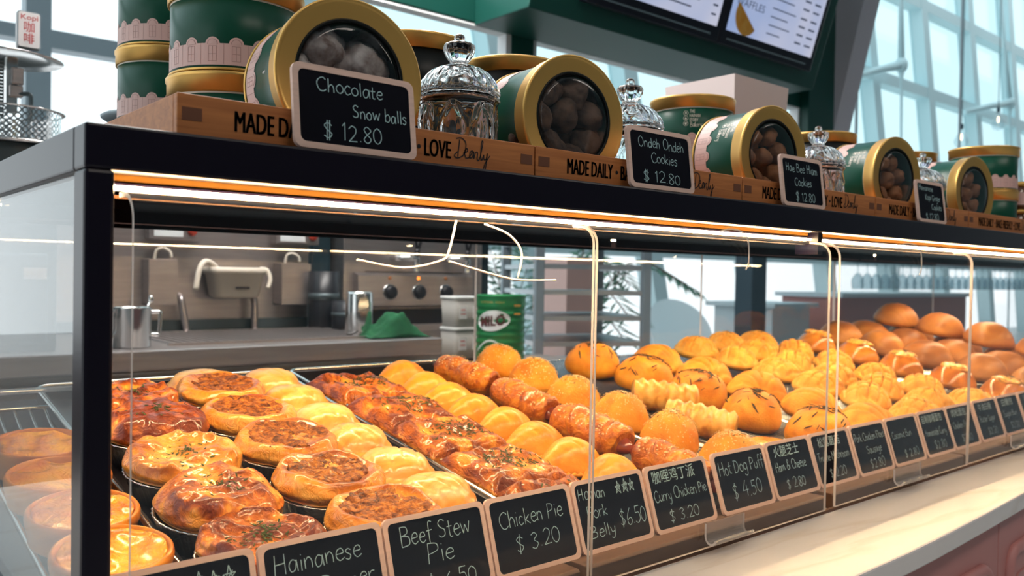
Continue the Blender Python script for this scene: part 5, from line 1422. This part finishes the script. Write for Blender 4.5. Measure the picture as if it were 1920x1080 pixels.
for (a0, a1, b0, b1) in ((0.075, 0.105, 0.225, 0.232), (0.075, 0.105, 0.198, 0.204)):
    g.add([wf2(a0 + (a1 - a0) * i / 6, b) for b in (b0, b1) for i in range(7)], [(i, i + 1, 8 + i, 7 + i) for i in range(6)])
obj('print', g, 'tin_gold', t)
g = G(); n = 24
for i in range(n):
    a0 = -0.06 + 0.10 * i / n; a1 = -0.06 + 0.10 * (i + 1) / n
    fz = lambda a: 0.075 + 0.035 * math.sin((a + 0.06) * 28)
    g.add([wf2(a0, fz(a0)), wf2(a1, fz(a1)), wf2(a1, fz(a1) + 0.006), wf2(a0, fz(a0) + 0.006)], [(0, 1, 2, 3)])
obj('swoosh', g, 'can_white', t)

# dark steel machine at the left with a name plate, coffee gear on its top
t = thing('coffee_machine', 'dark grey steel machine with a name plate at the left end', 'machine', (0.346, 1.75, BZ + 0.0005), world=True)
obj('body', G().box(0.20, 0.492, 1.52, 2.05, BZ + 0.0005, 1.588), 'steel_dark', t, bevel=0.006)
obj('door', G().box(0.215, 0.470, 1.502, 1.519, BZ + 0.02, 1.335), 'steel_dark', t, bevel=0.006)
p = obj('name_plate', G().box(0.418, 0.466, 1.4995, 1.502, 1.276, 1.302), 'steel', t)
MT = 1.5885
t = thing('perforated_basket', 'perforated steel basket on the machine at the left edge', 'basket', (0.402, 1.60, MT + 0.0005))
g = G(); rb = 0.112; hb = 0.078; nc = 46; nr_ = 5
for i in range(nc):
    for j in range(nr_):
        a0, a1 = 2 * PI * i / nc, 2 * PI * (i + 1) / nc
        z0, z1 = 0.004 + (hb - 0.006) * j / nr_, 0.004 + (hb - 0.006) * (j + 1) / nr_
        am, zm = (a0 + a1) / 2, (z0 + z1) / 2
        sq = []; hl = []
        for k in range(8):
            c, s = math.cos(k * PI / 4 + PI / 8), math.sin(k * PI / 4 + PI / 8); mx = max(abs(c), abs(s))
            sq.append((am + (a1 - a0) / 2 * c / mx, zm + (z1 - z0) / 2 * s / mx))
            hl.append((am + (a1 - a0) / 2 * 0.62 * c, zm + (z1 - z0) / 2 * 0.66 * s))
        g.add([(rb * math.cos(a), rb * math.sin(a), z) for a, z in sq + hl], [(k, (k + 1) % 8, 8 + (k + 1) % 8, 8 + k) for k in range(8)])
obj('wall', g, 'steel_bright', t)
obj('rim', G().lathe([(rb - 0.001, hb - 0.002), (rb + 0.008, hb - 0.001), (rb + 0.009, hb + 0.001), (rb - 0.001, hb + 0.001)], 48, closed=True), 'steel_bright', t)
obj('base', G().lathe([(0, 0), (rb, 0), (rb + 0.001, 0.004), (0, 0.004)], 48), 'steel_bright', t)
t = thing('coffee_press', 'steel coffee press arm and dimpled disc above the perforated basket', 'coffee press', (0.40, 1.74, MT + 0.0005), world=True)
obj('column', G().box(0.385, 0.405, 1.735, 1.755, MT, 1.86), 'steel_bright', t, bevel=0.002)
obj('disc', G().lathe([(0, 1.812), (0.04, 1.811), (0.09, 1.806), (0.128, 1.800), (0.130, 1.802), (0.09, 1.812), (0.04, 1.817), (0, 1.818)], 48, c=(0.402, 1.66, 0)), 'steel_bright', t)
g = G()
for k in range(17):
    g.box(0.383, 0.393, 1.598, 1.604, 1.655 + 0.008 * k, 1.6605 + 0.008 * k)
g.box(0.3825, 0.3845, 1.600, 1.602, 1.65, 1.795); g.box(0.3915, 0.3935, 1.600, 1.602, 1.65, 1.795)
obj('chain', g, 'steel_dark', t)
obj('slide', G().box(0.400, 0.424, 1.612, 1.632, 1.668, 1.80), 'steel_bright', t, bevel=0.002)
obj('clamp', G().box(0.410, 0.436, 1.605, 1.622, 1.735, 1.775).box(0.405, 0.434, 1.600, 1.622, 1.705, 1.732), 'steel', t, bevel=0.003)
obj('lever', G().tube(catmull([(0.425, 1.605, 1.712), (0.446, 1.60, 1.714), (0.450, 1.60, 1.700), (0.449, 1.60, 1.66), (0.445, 1.60, 1.652)]), 0.0055, 8), 'steel_dark', t)
t = thing('kopi_sign', 'white upright sign reading Kopi with red characters', 'sign', (0.443, 1.60, 1.8205), world=True)
obj('box', G().box(0.418, 0.468, 1.594, 1.615, 1.8205, 1.908), 'white_paper', t, bevel=0.005)
obj('edge_frame', G().prism_dir([(a + 0.4185, b + 1.8215) for a, b in rrect(0.049, 0.086, 0.006)], (0, 1.5925, 0), (1, 0, 0), (0, 0, 1), (0, 0.0012, 0)), 'grey_frame', t)
obj('face', G().prism_dir([(a + 0.4205, b + 1.8235) for a, b in rrect(0.045, 0.082, 0.005)], (0, 1.5915, 0), (1, 0, 0), (0, 0, 1), (0, 0.001, 0)), 'white_paper', t)
g = G(); printed(g, 'Kopi', 0.4255, 1.888, 0.012, 1.5910, width=0.036); printed(g, '咖', 0.432, 1.861, 0.019, 1.5910, width=0.022); printed(g, '啡', 0.432, 1.834, 0.019, 1.5910, width=0.022)
obj('lettering', g, 'red_print', t)
t = thing('grey_canister', 'grey canister with a wide round lid behind the left tin stacks', 'canister', (0.455, 0.792, BT + 0.0005))
obj('body', G().lathe([(0, 0), (0.044, 0), (0.046, 0.003), (0.046, 0.130), (0, 0.130)], 40), 'grey_frame', t)
obj('lid', G().lathe([(0, 0.1305), (0.052, 0.1305), (0.061, 0.136), (0.062, 0.140), (0.054, 0.145), (0.03, 0.148), (0, 0.149)], 44), 'grey_frame', t)

# ------------------------------------------------------------------ green kiosk frame with menu screens
GY = 1.80
g = G()
g.box(-2.0, 4.42, GY, GY + 0.06, 2.232, 2.335)
g.box(2.118, 2.232, GY, GY + 0.06, 0.0, 3.4) if False else g.box(2.118, 2.232, GY, GY + 0.06, 1.66, 3.4)
g.box(4.16, 4.42, GY - 0.05, GY + 0.06, 1.46, 3.4)
g.box(2.232, 4.42, GY, GY + 0.06, 2.335, 3.4)
t = thing('kiosk_surround', 'dark green kiosk frame with wide openings above the back counter', 'kiosk frame', (4.29, GY + 0.05, 0), world=True)
obj('frame', g, 'green_paint', t, bevel=0.004)
g = G()
g.box(2.232, 4.16, GY + 0.004, GY + 0.055, 2.222, 2.2315); g.box(2.232, 2.250, GY + 0.004, GY + 0.055, 1.68, 2.222); g.box(4.142, 4.16, GY + 0.004, GY + 0.055, 1.5, 2.222)
obj('opening_liner', g, 'white_light_wall', t)
g = G(); g.box(-2.0, 2.118, GY + 0.004, GY + 0.055, 2.222, 2.2315); g.box(2.092, 2.118, GY + 0.004, GY + 0.055, 1.66, 2.222)
obj('opening_liner', g, 'white_light_wall', t)
# menu box leaning forward
UV = Vector((0, -0.296, 0.955)); NV = Vector((0, -0.955, -0.296)); OV = Vector((0, 1.5, 2.22))
def mp_(u, v, d=0.0): return OV + Vector((u, 0, 0)) + UV * v + NV * d
t = thing('menu_box', 'dark green box leaning forward that carries the menu screens', 'menu board', (2.85, 1.65, 2.22), world=True)
g = G().prism([(1.5, 2.22), (1.5 - 0.296 * 1.15, 2.22 + 0.955 * 1.15), (GY - 0.002, 2.22 + 0.955 * 1.15), (GY - 0.002, 2.22)], 1.935, 3.766)
obj('box', g, 'green_paint', t, bevel=0.004)
def quad(g, u0, u1, v0, v1, d0, d1, mat=0):
    a = [mp_(u0, v0, d0), mp_(u1, v0, d0), mp_(u1, v1, d0), mp_(u0, v1, d0), mp_(u0, v0, d1), mp_(u1, v0, d1), mp_(u1, v1, d1), mp_(u0, v1, d1)]
    return g.add(a, [(0, 3, 2, 1), (4, 5, 6, 7), (0, 1, 5, 4), (1, 2, 6, 5), (2, 3, 7, 6), (3, 0, 4, 7)], mat)
def screen(u0, u1, label, lists, waffle):
    s = thing('menu_screen', label, 'screen', mp_((u0 + u1) / 2, 0.07), 'menu screens', world=True)
    obj('bezel', quad(G(), u0, u1, 0.068, 0.98, 0.001, 0.045), 'bezel', s, bevel=0.004)
    obj('display', quad(G(), u0 + 0.030, u1 - 0.030, 0.128, 0.945, 0.0452, 0.0462), 'screen', s)
    obj('chrome_strip', quad(G(), u0 + 0.045, u1 - 0.06, 0.092, 0.098, 0.045, 0.048), 'steel_bright', s)
    g = G()
    for (a, b, c, d_) in lists: quad(g, a, b, c, d_, 0.0462, 0.0466)
    fn = lambda a, b: mp_(a, b, 0.0467)
    if waffle: printed(g, 'WAFFLES', u0 + 0.05, 0.238, 0.030, 0, width=0.20, fn=fn)
    obj('menu_lettering', g, 'screen_text', s)
    if waffle:
        g = G(); n = 20
        pts = [(0.085 * math.cos(PI * i / n + PI), 0.075 * math.sin(PI * i / n + PI)) for i in range(n + 1)]
        ca, sa = math.cos(-0.55), math.sin(-0.55)
        q = [mp_(u0 + 0.145 + x * ca - y * sa, 0.205 + x * sa + y * ca, 0.0467) for x, y in pts]
        g.add(q, [tuple(range(n + 1))]); obj('waffle_picture', g, 'bun_cross', s)
L1 = [(2.30 + 0.0, 2.42, 0.22, 0.226)] + [(2.56, 2.56 + w, v, v + 0.006) for v, w in ((0.165, 0.14), (0.20, 0.18), (0.215, 0.12), (0.26, 0.2))] + [(2.83, 2.86, v, v + 0.008) for v in (0.165, 0.20, 0.26)]
L2 = [(3.22, 3.22 + w, v, v + 0.005) for v, w in ((0.165, 0.10), (0.20, 0.16), (0.235, 0.13), (0.27, 0.18), (0.31, 0.15), (0.345, 0.17))] + [(3.44, 3.49, v, v + 0.008) for v in (0.165, 0.20, 0.235, 0.27, 0.31, 0.345)] + [(3.52, 3.57, v, v + 0.008) for v in (0.165, 0.2, 0.235, 0.27, 0.31, 0.345)]
screen(2.150, 2.914, 'wide menu screen cut off by the top edge, left one', L1, False)
screen(2.918, 3.630, 'menu screen with a waffle picture, right one', L2, True)
# leaning lilac end pillar of the kiosk
t = thing('kiosk_end_panel', 'grey lilac panel leaning at the right end of the green kiosk', 'panel', (4.5, 1.7, 0), world=True)
obj('panel', G().prism([(1.80, 1.46), (1.80, 2.0), (1.56, 3.05), (1.90, 3.05), (2.05, 2.0), (2.05, 1.46)], 4.455, 4.62), 'lilac_paint', t)

# ------------------------------------------------------------------ rack trolley, pillars, hall furniture
t = thing('rack_trolley', 'grey metal rack trolley with sheet shelves behind the green can', 'rack', (2.60, 2.15, 0))
t.rotation_euler.z = -0.45
for x, y in ((0, 0), (0.52, 0), (0, 0.62), (0.52, 0.62)):
    obj('post', G().box(x - 0.02, x + 0.02, y - 0.02, y + 0.02, 0, 1.52), 'grey_frame', t, bevel=0.003)
for k in range(9):
    z = 0.52 + 0.118 * k
    obj('shelf', G().box(0.02, 0.50, 0.0, 0.62, z, z + 0.006).box(-0.012, 0.012, 0.02, 0.60, z - 0.012, z + 0.01).box(0.508, 0.532, 0.02, 0.60, z - 0.012, z + 0.01).box(0.02, 0.50, -0.008, 0.004, z - 0.010, z + 0.012), 'shelf_grey', t)
struct('wall_pink', G().box(3.60, 3.92, 3.0, 3.3, 0, 1.42), 'pink_paper')
struct('trim_1', G().box(5.54, 5.73, 3.0, 3.15, 0, 3.6), 'navy_post')
struct('trim_2', G().box(1.50, 1.575, 2.2, 2.32, 0, 2.0), 'blue_dark')
struct('trim_3', G().box(2.26, 2.36, 2.22, 2.34, 0, 1.62), 'blue_dark')
struct('wall_back', G().box(0.50, 2.30, 2.56, 2.60, 0.0, 1.64), 'steel_dark')
t = thing('pink_bar', 'pale red bar counter far behind the buns', 'bar counter', (8.2, 3.3, 0)); obj('front', G().box(-0.8, 2.0, 0, 0.6, 0, 1.15), 'pink_paint', t)
obj('top', G().box(-0.85, 2.05, -0.05, 0.65, 1.15, 1.19), 'table_grey', t)

t = thing('tub_chair', 'pale tub chair by the window beyond the case', 'chair', (6.36, 4.3, 0)); t.rotation_euler.z = -0.5
g = G(); n = 28; vs = []; f = []
for j, (rr, z0, z1) in enumerate(((0.30, 0, 0), (0.285, 0, 0))):
    for i in range(n + 1):
        a = R(-20 + 220 * i / n); hgt = 0.66 + 0.44 * max(0, math.sin(R(180 * i / n))) ** 0.8
        for z in (0.50, hgt): vs.append((rr * math.cos(a), rr * math.sin(a), z))
m = 2 * (n + 1)
for i in range(n):
    f += [(2 * i, 2 * i + 2, 2 * i + 3, 2 * i + 1), (m + 2 * i, m + 2 * i + 1, m + 2 * i + 3, m + 2 * i + 2), (2 * i + 1, 2 * i + 3, m + 2 * i + 3, m + 2 * i + 1), (2 * i, m + 2 * i, m + 2 * i + 2, 2 * i + 2)]
f += [(0, 1, m + 1, m), (2 * n, m + 2 * n, m + 2 * n + 1, 2 * n + 1)]
obj('backrest', g.add(vs[:m], [q for q in f if max(q) < m], 0, True), 'woven_white', t)
obj('seat', G().lathe([(0, 0.46), (0.29, 0.46), (0.30, 0.48), (0.29, 0.53), (0, 0.54)], 32), 'chair_white', t)
for a in (45, 135, 225, 315):
    obj('leg', G().tube([(0.24 * math.cos(R(a)), 0.24 * math.sin(R(a)), 0.47), (0.29 * math.cos(R(a)), 0.29 * math.sin(R(a)), 0)], 0.014, 8), 'grey_frame', t)
t = thing('square_table', 'grey square table right of the tub chair', 'table', (6.78, 3.72, 0))
obj('table_top', G().box(-0.36, 0.36, -0.36, 0.36, 1.06, 1.10), 'table_grey', t, bevel=0.004); obj('pedestal', G().box(-0.30, 0.30, -0.30, 0.30, 0.0, 1.06), 'table_grey', t)

def palm(x, y, h, seed, label):
    t = thing('potted_palm', label, 'plant', (x, y, 0), 'potted palms by the window'); rnd = random.Random(seed)
    obj('pot', G().lathe([(0, 0), (0.15, 0), (0.19, 0.34), (0.17, 0.34), (0.165, 0.30), (0, 0.30)], 24), 'blue_dark', t)
    st = G(); lf = G()
    for k in range(9):
        a = rnd.uniform(0, 2 * PI); L = rnd.uniform(0.5, 0.95); b = rnd.uniform(0.35, 1.0)
        pts = [Vector((0.03 * math.cos(a), 0.03 * math.sin(a), 0.3)), Vector((0.10 * math.cos(a), 0.10 * math.sin(a), h * 0.6 * b)), Vector((0.5 * L * math.cos(a), 0.5 * L * math.sin(a), h * b)), Vector((L * math.cos(a), L * math.sin(a), h * b - 0.16))]
        pp = [Vector(q) for q in catmull([tuple(p) for p in pts], 7)]
        st.tube(pp, 0.006, 5)
        for i in range(8, len(pp)):
            d = (pp[i] - pp[i - 1]).normalized(); s = d.cross(Vector((0, 0, 1))).normalized()
            for sg in (-1, 1):
                e = pp[i] + s * sg * rnd.uniform(0.12, 0.22) + d * 0.10 - Vector((0, 0, 0.05)); mid = (pp[i] + e) / 2 + Vector((0, 0, 0.012))
                w = d * 0.016
                lf.add([pp[i], mid + w, e, mid - w], [(0, 1, 2, 3)])
    obj('stems', st, 'stem_brown', t); obj('leaves', lf, 'leaf', t)
palm(4.75, 4.1, 1.7, 1, 'potted palm nearest the rack trolley')
palm(6.05, 6.4, 1.7, 2, 'potted palm between the other palm and the tub chair')

# hanging wine glasses
g = G()
g.box(5.9, 9.6, 2.436, 2.452, 1.439, 1.455); g.box(5.9, 9.6, 2.368, 2.384, 1.439, 1.455)
for xx in (5.92, 7.7, 9.58): g.box(xx - 0.01, xx + 0.01, 2.36, 2.46, 1.44, 1.46); g.box(xx - 0.008, xx + 0.008, 2.40, 2.416, 1.46, 9.6)
t = thing('glass_rail', 'thin rail of hanging wine glasses at the upper right behind the case', 'rail', (7.7, 2.4, 1.44), world=True); obj('rail', g, 'grey_frame', t)
wg = thing('wine_glass', 'upside down wine glass hanging in the blurred row behind the case', 'wine glass', (6.0, 2.41, 1.440), 'hanging wine glasses')
obj('glass', G().lathe([(0, 0), (0.035, -0.001), (0.034, -0.004), (0.006, -0.010), (0.005, -0.07), (0.020, -0.085), (0.042, -0.120), (0.045, -0.15), (0.038, -0.195), (0.036, -0.195), (0.043, -0.15), (0.040, -0.12), (0.018, -0.088), (0.0, -0.080)], 24), 'thin_glass', wg)
for k in range(1, 26):
    o = dup(wg); o.location.x = 6.0 + 0.142 * k

# pendant bulbs with their wires
def bulb(x, y, z, top, label, s=1.0):
    t = thing('pendant_bulb', label, 'pendant lamp', (x, y, z), 'pendant bulbs'); t.scale = (1, 1, 1)
    obj('glass', G().lathe(catmull([(0.0, -0.15 * s), (0.06 * s, -0.13 * s), (0.105 * s, -0.06 * s), (0.10 * s, 0.0), (0.06 * s, 0.08 * s), (0.03 * s, 0.14 * s), (0.025 * s, 0.17 * s)], 4), 28), 'thin_glass', t)
    obj('socket', G().lathe([(0, 0.16 * s), (0.028 * s, 0.16 * s), (0.028 * s, 0.24 * s), (0, 0.25 * s)], 16), 'navy_post', t)
    obj('filament', G().lathe([(0, -0.02 * s), (0.012 * s, 0.0), (0.012 * s, 0.07 * s), (0, 0.09 * s)], 10), 'bulb_glow', t)
    obj('cord', G().tube([(0, 0, 0.24 * s), (0, 0, top - z)], 0.006 * s, 6), 'navy_post', t)
bulb(14.2, 5.0, 3.58, 9.6, 'lower pendant bulb in front of the slanted glazing')
bulb(15.67, 5.0, 4.05, 9.6, 'upper pendant bulb in front of the slanted glazing')
bulb(0.735, 1.52, 1.985, 9.6, 'pendant bulb above the upright tins at the left', 0.34)

# plain window bars at the left of the glazing
g = G(); g.box(1.60, 1.80, 7.7, 7.9, 0, 9.6); g.box(-13.5, 1.60, 7.7, 7.9, 3.28, 3.40); g.box(1.80, 2.9, 7.7, 7.9, 3.24, 3.40)
struct('window_2_frame', g, 'grey_frame')

# ------------------------------------------------------------------ fill lamps added out of view to brighten the room
def added_fill_lamp(x, y, z, w, d, label, top=9.6):
    t = thing('added_fill_light', label, 'ceiling light', (x, y, z), 'added fill lights')
    obj('housing', G().box(-w / 2, w / 2, -d / 2, d / 2, 0.0, 0.05), 'ceiling_paint', t, bevel=0.004)
    obj('diffuser', G().box(-w / 2 + 0.02, w / 2 - 0.02, -d / 2 + 0.02, d / 2 - 0.02, -0.006, -0.0005), 'kitchen_fill_glow' if y > 0 else 'customer_fill_glow', t)
    for xx in (-w / 2 + 0.1, w / 2 - 0.1):
        obj('rod', G().tube([(xx, 0, 0.05), (xx, 0, top - z)], 0.006, 6), 'grey_frame', t)
added_fill_lamp(0.6, -1.5, 3.0, 1.2, 0.5, 'long added fill light over the customer side, left end')
added_fill_lamp(2.6, -1.5, 3.0, 1.2, 0.5, 'long added fill light over the customer side, right end')
added_fill_lamp(1.1, 1.35, 3.0, 1.4, 0.5, 'long added fill light over the kitchen bench')
for _o in C.objects:
    if '_o' in _o: del _o['_o']
